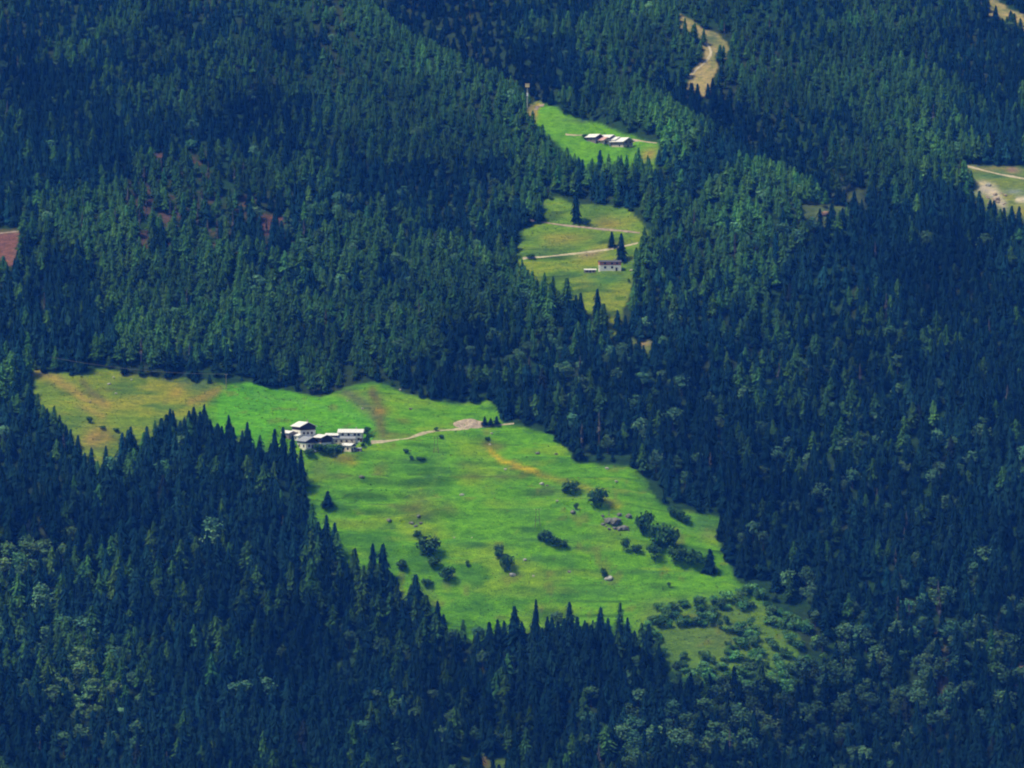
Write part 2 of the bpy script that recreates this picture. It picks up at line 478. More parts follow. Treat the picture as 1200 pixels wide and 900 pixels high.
    for (x, y, rx, ry, c, k) in [(572, 521, 9, 5, (0.14, 0.09, 0.03), .9), (585, 523, 9, 4, (0.14, 0.10, 0.035), .7), (490, 592, 16, 18, (0.16, 0.14, 0.03), .75),
                                 (478, 594, 13, 5, (0.07, 0.06, 0.03), .8), (475, 494, 9, 3, (0.17, 0.12, 0.03), .8), (408, 536, 9, 5, (0.26, 0.16, 0.03), .9),
                                 (398, 538, 14, 6, (0.15, 0.10, 0.03), .8), (414, 543, 6, 3, (0.34, 0.20, 0.02), .7), (400, 556, 18, 3, (0.10, 0.075, 0.03), .8),
                                 (375, 548, 12, 14, (0.10, 0.10, 0.04), .7), (447, 550, 8, 10, (0.14, 0.13, 0.03), .6), (545, 545, 14, 4, (0.08, 0.10, 0.03), .7),
                                 (550, 558, 16, 3, (0.09, 0.085, 0.03), .8), (590, 558, 14, 6, (0.10, 0.09, 0.035), .8), (603, 548, 10, 4, (0.12, 0.10, 0.035), .6),
                                 (612, 557, 8, 3, (0.13, 0.09, 0.03), .8), (640, 575, 12, 6, (0.09, 0.11, 0.04), .6), (525, 595, 10, 8, (0.13, 0.13, 0.03), .6),
                                 (462, 593, 10, 3, (0.17, 0.14, 0.03), .6), (668, 578, 20, 5, (0.10, 0.12, 0.045), .6), (750, 540, 20, 8, (0.05, 0.12, 0.05), .6),
                                 (765, 555, 14, 22, (0.05, 0.11, 0.045), .7), (825, 612, 16, 14, (0.05, 0.14, 0.05), .8), (836, 628, 10, 8, (0.20, 0.20, 0.05), .6),
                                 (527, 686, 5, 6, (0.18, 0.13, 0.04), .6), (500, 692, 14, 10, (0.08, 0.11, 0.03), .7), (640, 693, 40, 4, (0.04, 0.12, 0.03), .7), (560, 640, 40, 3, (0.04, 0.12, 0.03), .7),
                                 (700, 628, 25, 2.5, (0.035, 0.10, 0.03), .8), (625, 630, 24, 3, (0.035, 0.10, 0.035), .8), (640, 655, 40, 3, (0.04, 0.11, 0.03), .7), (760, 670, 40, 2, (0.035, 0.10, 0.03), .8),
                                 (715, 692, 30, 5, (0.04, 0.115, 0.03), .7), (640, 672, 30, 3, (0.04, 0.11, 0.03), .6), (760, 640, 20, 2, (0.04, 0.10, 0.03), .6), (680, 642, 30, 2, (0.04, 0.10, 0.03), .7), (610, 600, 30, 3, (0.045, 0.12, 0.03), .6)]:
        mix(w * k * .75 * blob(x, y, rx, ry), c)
    mix(w * 0.4 * stroke([(436, 537), (470, 538), (520, 537)], 1.3), (0.05, 0.10, 0.03))
    mix(w * 0.45 * stroke([(520, 515), (508, 560), (498, 590)], 4), (0.11, 0.25, 0.03))
    mix(w * np.clip((qx - 730) / 40, 0, 1) * np.clip((qy - 690) / 20, 0, 1) * 0.8, (0.085, 0.170, 0.025))
    mix(w * blob(850, 745, 60, 35) * 0.5, (0.12, 0.16, 0.035))
    mix(w * np.clip((n2 - 0.34) * 5, 0, .5), (0.15, 0.15, 0.03))
    # middle clearing
    w = field('m2', M2)
    layer(w, (0.125, 0.235, 0.012), (0.220, 0.245, 0.018), (0.070, 0.145, 0.018))
    mix(w * 0.7 * blob(715, 262, 25, 8), (0.27, 0.20, 0.045))
    mix(w * 0.6 * blob(662, 278, 26, 8), (0.24, 0.19, 0.045))
    mix(w * 0.8 * blob(690, 298, 14, 4), (0.30, 0.20, 0.13))
    mix(w * 0.8 * blob(712, 325, 36, 6), (0.055, 0.165, 0.040))
    mix(w * 0.5 * blob(640, 290, 14, 6), (0.06, 0.11, 0.04))
    # upper meadow
    w = field('m3', M3)
    layer(w, (0.115, 0.310, 0.008), (0.140, 0.320, 0.010), (0.080, 0.240, 0.010), 0.6)
    mix(w * blob(760, 182, 12, 11), (0.26, 0.21, 0.05))
    mix(w * 0.8 * blob(680, 140, 20, 3.5), (0.06, 0.10, 0.045))
    mix(w * np.clip((632 - qx) / 8, 0, 1) * 0.9, (0.26, 0.19, 0.08))
    mix(w * 0.9 * stroke([(629, 122), (628, 134)], 2.5), (0.35, 0.24, 0.07))
    # cleared track high up
    for key, P_ in (('m4', M4), ('m5', M5)):
        w = field(key, P_, 2)
        mix(w, (0.34, 0.27, 0.12)); mix(w * np.clip(n2 * 3 + .2, 0, .8), (0.17, 0.19, 0.06))
    mix(mm['m4'] * blob(832, 46, 9, 8) * 0.9, (0.10, 0.14, 0.065)); mix(mm['m4'] * blob(850, 58, 3.5, 10), (0.20, 0.20, 0.07))
    mix(mm['m4'] * blob(815, 72, 7, 12) * 0.8, (0.22, 0.15, 0.13))
    w = field('m6', M6)
    layer(w, (0.10, 0.185, 0.045), (0.17, 0.21, 0.04), (0.065, 0.13, 0.045))
    mix(w * blob(1160, 197, 30, 4) * 0.8, (0.20, 0.17, 0.07)); mix(w * blob(1186, 200, 8, 4), (0.28, 0.17, 0.15))
    mix(w * stroke([(1148, 222), (1162, 228), (1172, 240)], 7), (0.52, 0.43, 0.36)); mix(w * stroke([(1196, 236), (1230, 238)], 4), (0.62, 0.52, 0.42))
    mix(w * blob(1146, 216, 6, 2), (0.55, 0.45, 0.3)); mix(w * blob(1182, 231, 9, 4), (0.26, 0.26, 0.05)); mix(w * blob(1190, 226, 12, 3) * .8, (0.25, 0.28, 0.30))
    mix(w * blob(1200, 248, 12, 5), (0.26, 0.24, 0.05))
    w = field('m7', M7)
    mix(w, (0.185, 0.085, 0.070)); mix(w * np.clip(n2 * 3, 0, .8), (0.26, 0.15, 0.11)); mix(w * np.clip((272 - qy) / 4, 0, 1), (0.08, 0.10, 0.03))
    for P_, k in CUTS[:2]:
        w = field('cut', P_, 6); mix(w * np.clip(.55 + n2 * 2, 0, .9), (0.12, 0.058, 0.045))
    w = field('cut', CUTS[2][0], 12); mix(w * np.clip(n2 * 3 + .2, 0, .8), (0.12, 0.065, 0.055))
    w = field('cut', CUTS[3][0], 6); mix(w * .5, (0.20, 0.13, 0.09))
    w = field('cut', CUTS[4][0], 6); mix(w * .6, (0.30, 0.22, 0.16))
    w = field('cut', CUTS[5][0], 6); mix(w * .6, (0.09, 0.12, 0.05))
    w = field('m8', M8); mix(w, (0.09, 0.13, 0.055))
    w = field('m9', M9); layer(w, (0.055, 0.105, 0.022), (0.07, 0.12, 0.025), (0.035, 0.075, 0.022)); mix(w * blob(567, 892, 5, 5), (0.15, 0.09, 0.03))
    w = field('m10', M10); mix(w, (0.10, 0.14, 0.035)); mix(w * blob(755, 402, 7, 3), (0.30, 0.22, 0.11))

    V = np.stack([X, Y, Z], -1).reshape(-1, 3)
    Cf = C.reshape(-1, 3)
    idx = np.arange(ny * nx).reshape(ny, nx)
    q = np.stack([idx[:-1, :-1], idx[:-1, 1:], idx[1:, 1:], idx[1:, :-1]], -1).reshape(-1, 4)
    own = np.zeros(ny * nx, int)
    for k, key in enumerate(('m1', 'm2', 'm3')):
        own[mm[key].ravel()] = k + 1
    fo = own[q[:, 0]]

    def sheet(name, sel, lab, cat):
        f = q[sel]
        used, inv = np.unique(f.ravel(), return_inverse=True)
        f = inv.reshape(-1, 4)
        T = np.concatenate([f[:, [0, 1, 2]], f[:, [0, 2, 3]]])
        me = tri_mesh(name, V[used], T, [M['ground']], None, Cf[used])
        me.polygons.foreach_set('use_smooth', np.ones(len(T), bool))
        return tag(link(name, me), lab, cat, None, 'structure')
    sheet('hillside', fo == 0, 'steep mountainside under the conifer forest', 'hillside')
    sheet('meadow', fo == 1, 'long bright green terraced meadow below the big farm hamlet', 'meadow')
    sheet('meadow', fo == 2, 'small yellowish green clearing around the lone white farmhouse', 'meadow')
    sheet('meadow', fo == 3, 'vivid green upper meadow around the row of pale roofed barns', 'meadow')


grow_ground()


# ------------------------------------------------------------------ tracks
def strip(name, pts, width, mat, label, cat='track', lift=0.16):
    P = [at(*p) for p in pts]
    d = [0.0]
    for a, b in zip(P, P[1:]): d.append(d[-1] + (b - a).length)
    n = max(4, int(d[-1] / 1.5))
    s = np.linspace(0, d[-1], n)
    X = np.interp(s, d, [p.x for p in P]); Y = np.interp(s, d, [p.y for p in P])
    ker = np.ones(7) / 7
    Xs = np.convolve(np.pad(X, 3, 'edge'), ker, 'valid'); Ys = np.convolve(np.pad(Y, 3, 'edge'), ker, 'valid')
    tx, ty = np.gradient(Xs), np.gradient(Ys)
    L = np.hypot(tx, ty) + 1e-9
    nx, ny = -ty / L, tx / L
    w = width * (0.5 + 0.35 * vnoise(s, s * 0 + len(name), 9, 3) + 0.25 * vnoise(s, s * 0, 3, 8))
    rows = []
    for k in (-1, -0.5, 0, 0.5, 1):
        x, y = Xs + nx * w * k, Ys + ny * w * k
        rows.append(np.stack([x, y, height(x, y) + lift - 0.25 * (abs(k) == 1)], -1))
    V = np.concatenate(rows)
    T = []
    for r in range(4):
        for i in range(n - 1):
            a, b, c, e = r * n + i, r * n + i + 1, (r + 1) * n + i + 1, (r + 1) * n + i
            T += [(a, b, c), (a, c, e)]
    return tag(link(name, tri_mesh(name, V, T, [mat])), label, cat, None, 'structure')


strip('path', [(432, 518), (455, 517), (470, 515), (490, 509), (510, 505), (535, 503), (552, 501)], 2.6, M['track'], 'pale footpath curving from the hamlet to the bare earth heap', 'path')
strip('path', [(552, 501), (575, 499), (605, 496)], 1.6, M['track'], 'thin path from the bare earth heap to the forest edge', 'path')
strip('dirt_track', [(612, 256), (640, 261), (670, 265), (700, 268), (725, 270), (752, 273)], 2.4, M['track_pink'], 'stony track crossing above the lone farmhouse, the upper of two')
strip('dirt_track', [(610, 303), (640, 301), (665, 298), (690, 295), (720, 291), (750, 284)], 2.6, M['track'], 'pale track just above the lone farmhouse, the lower of two')
strip('dirt_track', [(1130, 194), (1150, 199), (1175, 205), (1235, 215)], 2.8, M['track'], 'pale track across the clearing at the right edge')
strip('path', [(660, 157), (675, 159), (693, 162)], 1.4, M['earth'], 'brown worn path left of the row of barns', 'path')
strip('path', [(738, 165), (755, 166), (772, 168)], 1.4, M['earth'], 'brown worn path right of the row of barns', 'path')
strip('dirt_track', [(806, 92), (815, 82), (826, 74), (834, 63), (831, 54), (824, 47)], 2.6, M['track'], 'pale winding track in the cleared strip high on the slope')
strip('path', [(635, 121), (631, 125), (627, 130)], 3.4, M['track_pink'], 'short pale path at the top left corner of the upper meadow', 'path')
strip('dirt_track', [(-30, 276), (-5, 274), (20, 271), (48, 270)], 2.4, M['track_pink'], 'pale track above the red brown felled patch at the left edge')


# ------------------------------------------------------------------ tree shapes (unit height)
def cone_trunk(r, h=0.97, n=5, bend=0.0):
    V, T = [], []
    for z, k in ((-0.06, 1.25), (0.25, 0.85), (h, 0.06)):
        for i in range(n):
            a = 2 * math.pi * i / n
            V.append((r * k * math.cos(a) + bend * z * z, r * k * math.sin(a), z))
    for s in range(2):
        for i in range(n):
            a, b, c, d = s * n + i, s * n + (i + 1) % n, (s + 1) * n + (i + 1) % n, (s + 1) * n + i
            T += [(a, b, c), (a, c, d)]
    return np.array(V), np.array(T)


def conifer(seed, rw=0.16, n=250, droop=0.5, rag=0.25, z0=0.07, power=0.8, shade=0.2, gap=0.0, spray=0.05):
    """sprays spiralling up the stem, hanging outwards and down, with an uneven outline"""
    R = random.Random(seed)
    V, T, tint = [], [], []
    ph = [R.random() * 6.28 for _ in range(6)]
    for i in range(n):
        t = 1 - (1 - (i + R.random()) / n * 0.995) ** 0.72          # fewer sprays towards the tip
        z = z0 + (0.965 - z0) * t
        a = i * 2.39996 + R.uniform(-.7, .7)
        lump = 1 + 0.17 * math.sin(2 * a + ph[0] + 9 * t) + 0.15 * math.sin(a + ph[1] - 14 * t) + 0.10 * math.sin(23 * t + ph[2]) + 0.07 * math.sin(3 * a + 31 * t + ph[3])
        if gap and R.random() < gap * (1 + math.sin(17 * t + 2 * a + ph[4])): continue
        rr = rw * (1 - t) ** power * min(1, 0.62 + t * 2.6) * lump + 0.006
        r = rr * (1 - rag * R.random() ** 1.6 * 1.3 + 0.10 * R.random())
        ca, sa = math.cos(a), math.sin(a)
        dz = droop * r * R.uniform(.6, 1.5) + 0.012
        hw = spray * R.uniform(.35, .75) * (0.45 + 0.75 * (1 - t))
        ri, rm = r * R.uniform(.15, .45), r * .74
        j = R.uniform(-.35, .35) * hw
        b = len(V)
        up = R.uniform(.01, .03)
        V += [(ri * ca, ri * sa, z + up), (rm * ca - hw * sa, rm * sa + hw * ca, z - dz * .45 - hw * .35 + j), (r * ca, r * sa, z - dz), (rm * ca + hw * sa, rm * sa - hw * ca, z - dz * .45 - hw * .35 - j)]
        T += [(b, b + 1, b + 2), (b, b + 2, b + 3)]
        c = 1 + shade * R.uniform(-1, 1)
        g = 1 + 0.08 * R.uniform(-1, 1)
        for q in range(4):
            tip = 1.15 if q == 2 else 1.0
            tint.append((c * g * tip, c * tip, c / g * tip))
    # inner cone added to block light through the sparse crown, tinted a bit darker
    b = len(V); zs = [z0 + .02, z0 + .16, .5, .93]
    for q, z in enumerate(zs):
        t = (z - z0) / (.99 - z0)
        for k in range(7):
            a = 6.283 * k / 7 + q * .4
            r = .52 * rw * (1 - t) ** power * min(1, .62 + t * 2.6) * R.uniform(.75, 1.15)
            V.append((r * math.cos(a), r * math.sin(a), z)); tint.append((.85, .85, .85))
    for q in range(3):
        for k in range(7):
            i0, i1, i2, i3 = b + q * 7 + k, b + q * 7 + (k + 1) % 7, b + q * 7 + 7 + (k + 1) % 7, b + q * 7 + 7 + k
            T += [(i0, i1, i2), (i0, i2, i3)]
    return np.array(V), np.array(T), np.array(tint)


def leafy(seed, lobes, n=280, size=0.075, lo=0.0):
    """leaf clumps spread through the lobes' volume: lobes = [(centre, radii)]"""
    R = np.random.default_rng(seed)
    vol = np.array([l[1][0] * l[1][1] for l in lobes]); pick = R.choice(len(lobes), n, p=vol / vol.sum())
    V, T, tint = [], [], []
    lt = 1 + 0.16 * (R.random(len(lobes)) * 2 - 1)
    for i in range(n):
        c, r = lobes[pick[i]]
        d = R.normal(size=3); d /= np.linalg.norm(d)
        k = (R.random() ** 0.4) * (1 + 0.12 * R.normal())
        p = np.array(c) + d * np.array(r) * k
        if p[2] < lo: p[2] = lo + R.random() * 0.05
        nrm = d + 0.7 * R.normal(size=3) + np.array((0, 0, 0.5)); nrm /= np.linalg.norm(nrm)
        u = np.cross(nrm, R.normal(size=3)); u /= np.linalg.norm(u); v = np.cross(nrm, u)
        s = size * (0.6 + 0.8 * R.random())
        b = len(V)
        V += [p - u * s, p - v * s * 0.6, p + u * s * 0.9, p + v * s * 0.65 + nrm * s * 0.15]
        T += [(b, b + 1, b + 2), (b, b + 2, b + 3)]
        q = lt[pick[i]] * (1 + 0.2 * (R.random() * 2 - 1))
        tint += [(q * (1 + 0.1 * R.normal()), q, q)] * 4
    return np.array(V), np.array(T), np.clip(np.array(tint), 0.3, 2)


def broad_lobes(seed, w=0.34):
    R = random.Random(seed)
    L = [((0, 0, 0.60), (w * 0.75, w * 0.75, 0.30))]
    for k in range(7):
        a = k * 0.9 + R.random(); z = 0.36 + 0.5 * R.random()
        rr = w * (0.55 if z < 0.7 else 0.35)
        s = w * (0.42 + 0.25 * R.random())
        L.append(((rr * math.cos(a), rr * math.sin(a), z), (s, s, s * 0.85)))
    L.append(((w * .1 * R.uniform(-1, 1), 0, 0.87), (w * 0.4, w * 0.4, 0.13)))
    return L


def shrub_lobes(seed, w=0.55):
    R = random.Random(seed)
    L = [((0, 0, 0.42), (w * 0.75, w * 0.7, 0.42))]
    for k in range(5):
        a = k * 1.256 + R.random() * 0.8; s = w * R.uniform(0.4, 0.62)
        L.append(((w * 0.55 * math.cos(a), w * 0.5 * math.sin(a), R.uniform(0.25, 0.68)), (s, s, s * 0.7)))
    return L


def limb_trunk(seed, r=0.022):
    R = random.Random(seed)
    V, T = cone_trunk(r, 0.72, 6)
    for k in range(4):
        a, z = R.random() * 6.28, 0.25 + 0.1 * k
        e = Vector((0.2 * math.cos(a), 0.2 * math.sin(a), z + 0.22)); s = Vector((0, 0, z))
        b = len(V); q = (e - s).to_track_quat('Z', 'Y'); vs = []
        for p, rad in ((s, r * 0.5), (e, r * 0.1)):
            for i in range(4):
                vs.append(tuple(p + q @ Vector((rad * math.cos(i * 1.571), rad * math.sin(i * 1.571), 0))))
        V = np.concatenate([V, vs])
        T = np.concatenate([T, [(b + i, b + (i + 1) % 4, b + 4 + (i + 1) % 4) for i in range(4)] + [(b + i, b + 4 + (i + 1) % 4, b + 4 + i) for i in range(4)]])
    return V, T


def joined(crown, trunk):
    V, T, c = crown; tv, tt = trunk
    return (np.concatenate([V, tv]), np.concatenate([T, tt + len(V)]), np.concatenate([c, np.ones((len(tv), 3))]),
            np.concatenate([np.zeros(len(T), int), np.ones(len(tt), int)]))


KIND = {}
KIND['spruce_tree'] = dict(mat='spruce', crown=[conifer(100 + i, rw=random.uniform(.18, .25), n=random.choice((310, 350, 390)), droop=random.uniform(.3, .65), rag=random.uniform(.38, .55), power=random.uniform(.45, .68)) for i in range(10)])
KIND['larch_tree'] = dict(mat='larch', crown=[conifer(200 + i, rw=random.uniform(.20, .28), n=290, droop=random.uniform(.1, .4), rag=.5, z0=random.uniform(.12, .22), power=random.uniform(.42, .6), shade=.25, gap=.12, spray=.05) for i in range(8)])
KIND['broadleaf_tree'] = dict(mat='leaf', crown=[leafy(300 + i, broad_lobes(300 + i, random.uniform(.27, .36)), 560, .042) for i in range(6)])
KIND['shrub'] = dict(mat='shrub', crown=[leafy(400 + i, shrub_lobes(400 + i, random.uniform(.5, .62)), 460, .075) for i in range(6)])
KIND['bare_tree'] = dict(mat='dead', crown=[conifer(500 + i, rw=.09, n=60, droop=.5, rag=.6, z0=.35, gap=.2, spray=.03) for i in range(4)])
for k, v in KIND.items():
    v['trunk'] = [limb_trunk(i) if k == 'broadleaf_tree' else cone_trunk(0.012 if k != 'bare_tree' else 0.015) for i in range(len(v['crown']))]
    v['full'] = [v['crown'][i] + (np.zeros(len(v['crown'][i][1]), int),) if k == 'shrub' else joined(v['crown'][i], v['trunk'][i]) for i in range(len(v['crown']))]
    v['mesh'] = [None] * len(v['crown'])


def tree_mesh(kind, i):
    K = KIND[kind]
    if K['mesh'][i] is None:
        V, T, c, mi = K['full'][i]
        K['mesh'][i] = tri_mesh(kind, V, T, [M[K['mat']], M['dead' if kind == 'bare_tree' else 'bark']], mi, c)
    return K['mesh'][i]


_parts = {}


def part_mesh(kind, i, part):
    if (kind, i, part) not in _parts:
        K = KIND[kind]
        if part == 'crown':
            V, T, c = K['crown'][i]; _parts[kind, i, part] = tri_mesh(part, V, T, [M[K['mat']]], None, c)
        else:
            _parts[kind, i, part] = tri_mesh(part, *K['trunk'][i], [M['bark']])
    return _parts[kind, i, part]


# ------------------------------------------------------------------ hand-placed trees and bushes of the meadows
GM = 'bushes and trees standing on the meadows'
OWN = []         # (px, py base, half width px, top py) kept clear of the scattered forest


def plant(kind, px, py, w, h, label, cat, tint=(1, 1, 1), group=GM, var=None):
    p = at(px, py); s = ppm(p)
    K = KIND[kind]; i = random.randrange(len(K['crown'])) if var is None else var
    V, T, c = K['crown'][i]
    wid = V[:, 0].max() - V[:, 0].min()
    sz, sx = h / s, (w / s) / wid * (1.4 if kind == 'spruce_tree' else 1.1)
    name = {'shrub': 'bush'}.get(kind, kind)
    tint = np.array(tint)
    rz = random.random() * 6.28
    if kind == 'shrub':
        o = link(name, tree_mesh(kind, i)); o.location = p
    else:
        o = empty(name, p)
        cr = link('crown', tri_mesh('crown', V, T, [M[K['mat']]], None, c), o); cr.color = (*tint, 1)
        link('trunk', tri_mesh('trunk', *K['trunk'][i], [M['bark']]), o)
    o.scale = (sx, sx, sz); o.rotation_euler = (0, 0, rz)
    if kind == 'shrub': o.color = (*tint, 1); o.location.z -= 0.1
    tag(o, label, cat, group)
    OWN.append((px, py, w / 2, py - h))
    return o


D = (0.92, 0.98, 1.0)
plant('shrub', 669, 578, 21, 17, 'mid green bush by pale stones, left of the big round bush', 'bush')
plant('shrub', 662, 577, 9, 9, 'small grey green bush touching the left side of a larger bush', 'bush', (1.2, 1.1, 1.2))
plant('shrub', 700, 595, 27, 29, 'big round dark green bush alone in the upper right meadow', 'bush', D)
plant('shrub', 755, 626, 25, 33, 'tall round bush right of the grey rock pile', 'bush', D)
plant('shrub', 773, 643, 26, 38, 'broad dark bush below and right of the tall round bush', 'bush', D)
plant('shrub', 787, 643, 22, 34, 'tall bush merging into the right side of the broad dark bush', 'bush', (.85, .9, .9))
plant('shrub', 733, 647, 12, 21, 'narrow upright bush beside a lower round bush', 'bush', D)
plant('shrub', 746, 648, 14, 13, 'low round bush right of the narrow upright bush', 'bush')
plant('shrub', 767, 657, 19, 22, 'pointed bush standing just below the broad dark bush', 'bush', (.85, .9, .9))
plant('shrub', 793, 661, 24, 26, 'wide grey green bush in the row at the right of the meadow', 'bush', (1.1, 1.05, 1.1))
plant('shrub', 812, 663, 26, 24, 'last dark bush of the row running towards the right corner', 'bush', D)
plant('shrub', 788, 606, 13, 16, 'leftmost bush of the short hedge by the upper right forest edge', 'bush', D)
plant('shrub', 796, 610, 14, 16, 'middle bush of the short hedge by the upper right forest edge', 'bush', (.9, .95, 1))
plant('shrub', 804, 614, 12, 13, 'rightmost bush of the short hedge by the upper right forest edge', 'bush')
plant('shrub', 633, 633, 10, 12, 'left bush of the dark clump on a terrace bank below the pylon', 'bush', D)
plant('shrub', 641, 637, 16, 20, 'tallest bush of the dark clump on a terrace bank below the pylon', 'bush', D)
plant('shrub', 651, 641, 16, 14, 'low bush in the middle of the dark clump below the pylon', 'bush', (1, 1, 1.1))
plant('shrub', 660, 642, 11, 13, 'right bush of the dark clump on a terrace bank below the pylon', 'bush', (1.1, 1.1, 1.2))
plant('shrub', 675, 597, 7, 10, 'tiny sapling beside a brown stone in the mid meadow', 'sapling')
plant('spruce_tree', 832, 672, 19, 31, 'small dark spruce at the right corner of the meadow', 'tree', D)
plant('spruce_tree', 855, 656, 22, 30, 'dark bushy conifer at the notch where meadow meets forest', 'tree', D)
plant('shrub', 708, 677, 10, 15, 'sapling growing behind a grey boulder low on the meadow', 'sapling')
plant('shrub', 784, 689, 5, 8, 'tiny dark sapling near the lower right of the meadow', 'sapling', D)
plant('shrub', 489, 629, 10, 10, 'small dark round bush above the large grey green bush', 'bush', D)
plant('shrub', 501, 652, 29, 31, 'large grey green leafy bush on the left of the meadow', 'bush', (1.0, .95, 1.05))
plant('shrub', 508, 665, 16, 17, 'dark bush between the large grey green bush and the round one', 'bush', D)
plant('shrub', 525, 681, 19, 21, 'dark round ball shaped bush low on the left meadow', 'bush', (.65, .72, .85))
plant('shrub', 548, 664, 5, 10, 'thin lone sapling right of the ball shaped bush', 'sapling')
plant('shrub', 585, 653, 13, 19, 'pale green bush behind the dark green one in mid meadow', 'bush', (1.1, 1.05, 1.1))
plant('shrub', 594, 670, 19, 25, 'dark green bush above a pink grey rock in mid meadow', 'bush', (.8, .9, .9))
plant('shrub', 500, 687, 15, 11, 'low dark bush at the lower left forest edge', 'bush', D)
plant('shrub', 471, 668, 16, 16, 'grey green bush beside the dark pair of spruces', 'bush', (1.1, 1.05, 1.1))
plant('spruce_tree', 384, 595, 15, 21, 'lone small dark spruce on the left edge of the meadow', 'tree', D)
plant('broadleaf_tree', 430, 513, 11, 14, 'small tree at the right end of the long barn', 'tree', D)
plant('shrub', 429, 519, 8, 8, 'bush below the small tree at the right end of the barn', 'bush', D)
plant('spruce_tree', 568, 499, 8, 12, 'left conifer sapling of the row right of the earth heap', 'sapling', D)
plant('spruce_tree', 575, 499, 8, 10, 'middle conifer sapling of the row right of the earth heap', 'sapling', D)
plant('spruce_tree', 582, 498, 8, 11, 'right conifer sapling of the row right of the earth heap', 'sapling', D)
plant('shrub', 476, 531, 8, 7, 'small dark bush right of the hamlet below the footpath', 'bush', D)
plant('shrub', 482, 539, 5, 7, 'tiny dark bush at the left end of a low green bank', 'bush', D)
plant('shrub', 493, 539, 13, 5, 'low flat dark bush on a bank below the footpath', 'bush', D)
plant('shrub', 517, 514, 7, 6, 'small dark bush touching the lower side of the footpath', 'bush', D)
plant('shrub', 511, 505, 6, 6, 'grey bush on the upper side of the footpath', 'bush', (1.3, 1.2, 1.5))
plant('shrub', 571, 516, 7, 6, 'small dark bush just above the yellow flower streak', 'bush', D)
plant('shrub', 374, 529, 19, 12, 'leftmost bush of the thicket under the hamlet', 'bush', D)
plant('shrub', 386, 533, 20, 15, 'middle bush of the thicket under the hamlet', 'bush', D)
plant('shrub', 397, 530, 17, 12, 'rightmost bush of the thicket under the hamlet', 'bush', (.9, .95, 1))
plant('shrub', 425, 523, 6, 6, 'small bush at the corner of the little cream house', 'bush', D)
plant('shrub', 362, 533, 16, 9, 'low bush in the grass under the front left chalet', 'bush', D)
plant('spruce_tree', 728, 306, 15, 35, 'dark spruce standing just behind the lone white farmhouse', 'tree', D)
plant('spruce_tree', 717, 290, 9, 20, 'narrow young spruce left of the dark spruce behind the farmhouse', 'tree')
plant('spruce_tree', 675, 261, 14, 37, 'single dark spruce standing above the upper stony track', 'tree', (.85, .9, .9))
plant('shrub', 687, 264, 12, 9, 'low bush at the foot of the single spruce by the track', 'bush', D)
plant('shrub', 622, 303, 13, 7, 'dark low bush at the left end of the lower track', 'bush', D)
plant('spruce_tree', 700, 378, 12, 42, 'slender spruce rising alone below the farmhouse clearing', 'tree', D)
plant('shrub', 737, 331, 4, 6, 'tiny bush right of and below the lone farmhouse', 'bush', D)
plant('larch_tree', 661, 133, 13, 33, 'leftmost larch of the group on the upper meadow edge', 'tree', (.8, .85, .95))
plant('larch_tree', 672, 136, 13, 35, 'second larch from the left on the upper meadow edge', 'tree', (.7, .75, .85))
plant('larch_tree', 683, 139, 13, 34, 'second larch from the right on the upper meadow edge', 'tree', (.75, .8, .9))
plant('larch_tree', 695, 142, 14, 34, 'rightmost larch of the group on the upper meadow edge', 'tree', (.7, .75, .85))
plant('shrub', 686, 163, 9, 7, 'dark bush at the left end of the row of barns', 'bush', D)
plant('shrub', 105, 496, 8, 11, 'small grey bush in the yellowish left pasture', 'bush', (1.1, 1, 1.1))
plant('shrub', 120, 503, 9, 5, 'low dark bush above the tan dry patch on the left', 'bush', D)
plant('shrub', 136, 506, 8, 6, 'low bush by the forest edge at the tan dry patch', 'bush')
plant('spruce_tree', 437, 676, 16, 42, 'left spruce of the dark pair at the meadow lower left', 'tree', D)
plant('spruce_tree', 449, 684, 19, 50, 'right spruce of the dark pair at the meadow lower left', 'tree', D)
plant('spruce_tree', 628, 762, 15, 64, 'tall thin spruce spire sticking up over the meadow bottom', 'tree', D)
plant('spruce_tree', 603, 770, 26, 64, 'broad dark spruce left of the tall thin spire', 'tree', D)
plant('broadleaf_tree', 769, 553, 22, 27, 'pale silvery leafy tree at the meadow upper right forest edge', 'tree', (1.6, 1.5, 1.7))
for x_, y_, h_, w_, l_ in [(322, 557, 58, 18, 'leftmost'), (332, 560, 64, 19, 'second from left'), (343, 567, 60, 20, 'third from left'), (353, 575, 52, 19, 'rightmost')]:
    plant('spruce_tree', x_, y_, w_, h_, l_ + ' of four tall dark spruces rising in front of the hamlet left end', 'tree', D)
for i in range(175):          # the brushwood at the lower right end of the meadow
    for _ in range(60):
        x, y = random.uniform(738, 975), random.uniform(690, 815)
        if inside(x, y, [(742, 735), (775, 712), (850, 706), (862, 690), (905, 700), (950, 735), (975, 780), (930, 815), (800, 805)]) and not inside(x, y, [(775, 742), (830, 735), (865, 752), (820, 775), (775, 768)]): break
    k = random.choice((1.1, 1.6, 2.1, 2.6)) * random.uniform(.85, 1.15)
    plant('shrub', x, y, random.uniform(8, 18), random.uniform(8, 17), 'grey green shrub in the brushwood at the lower right end of the meadow', 'bush', (k * random.uniform(.85, 1.2), k, k * random.uniform(.9, 1.25)), 'shrubs of the brushwood')

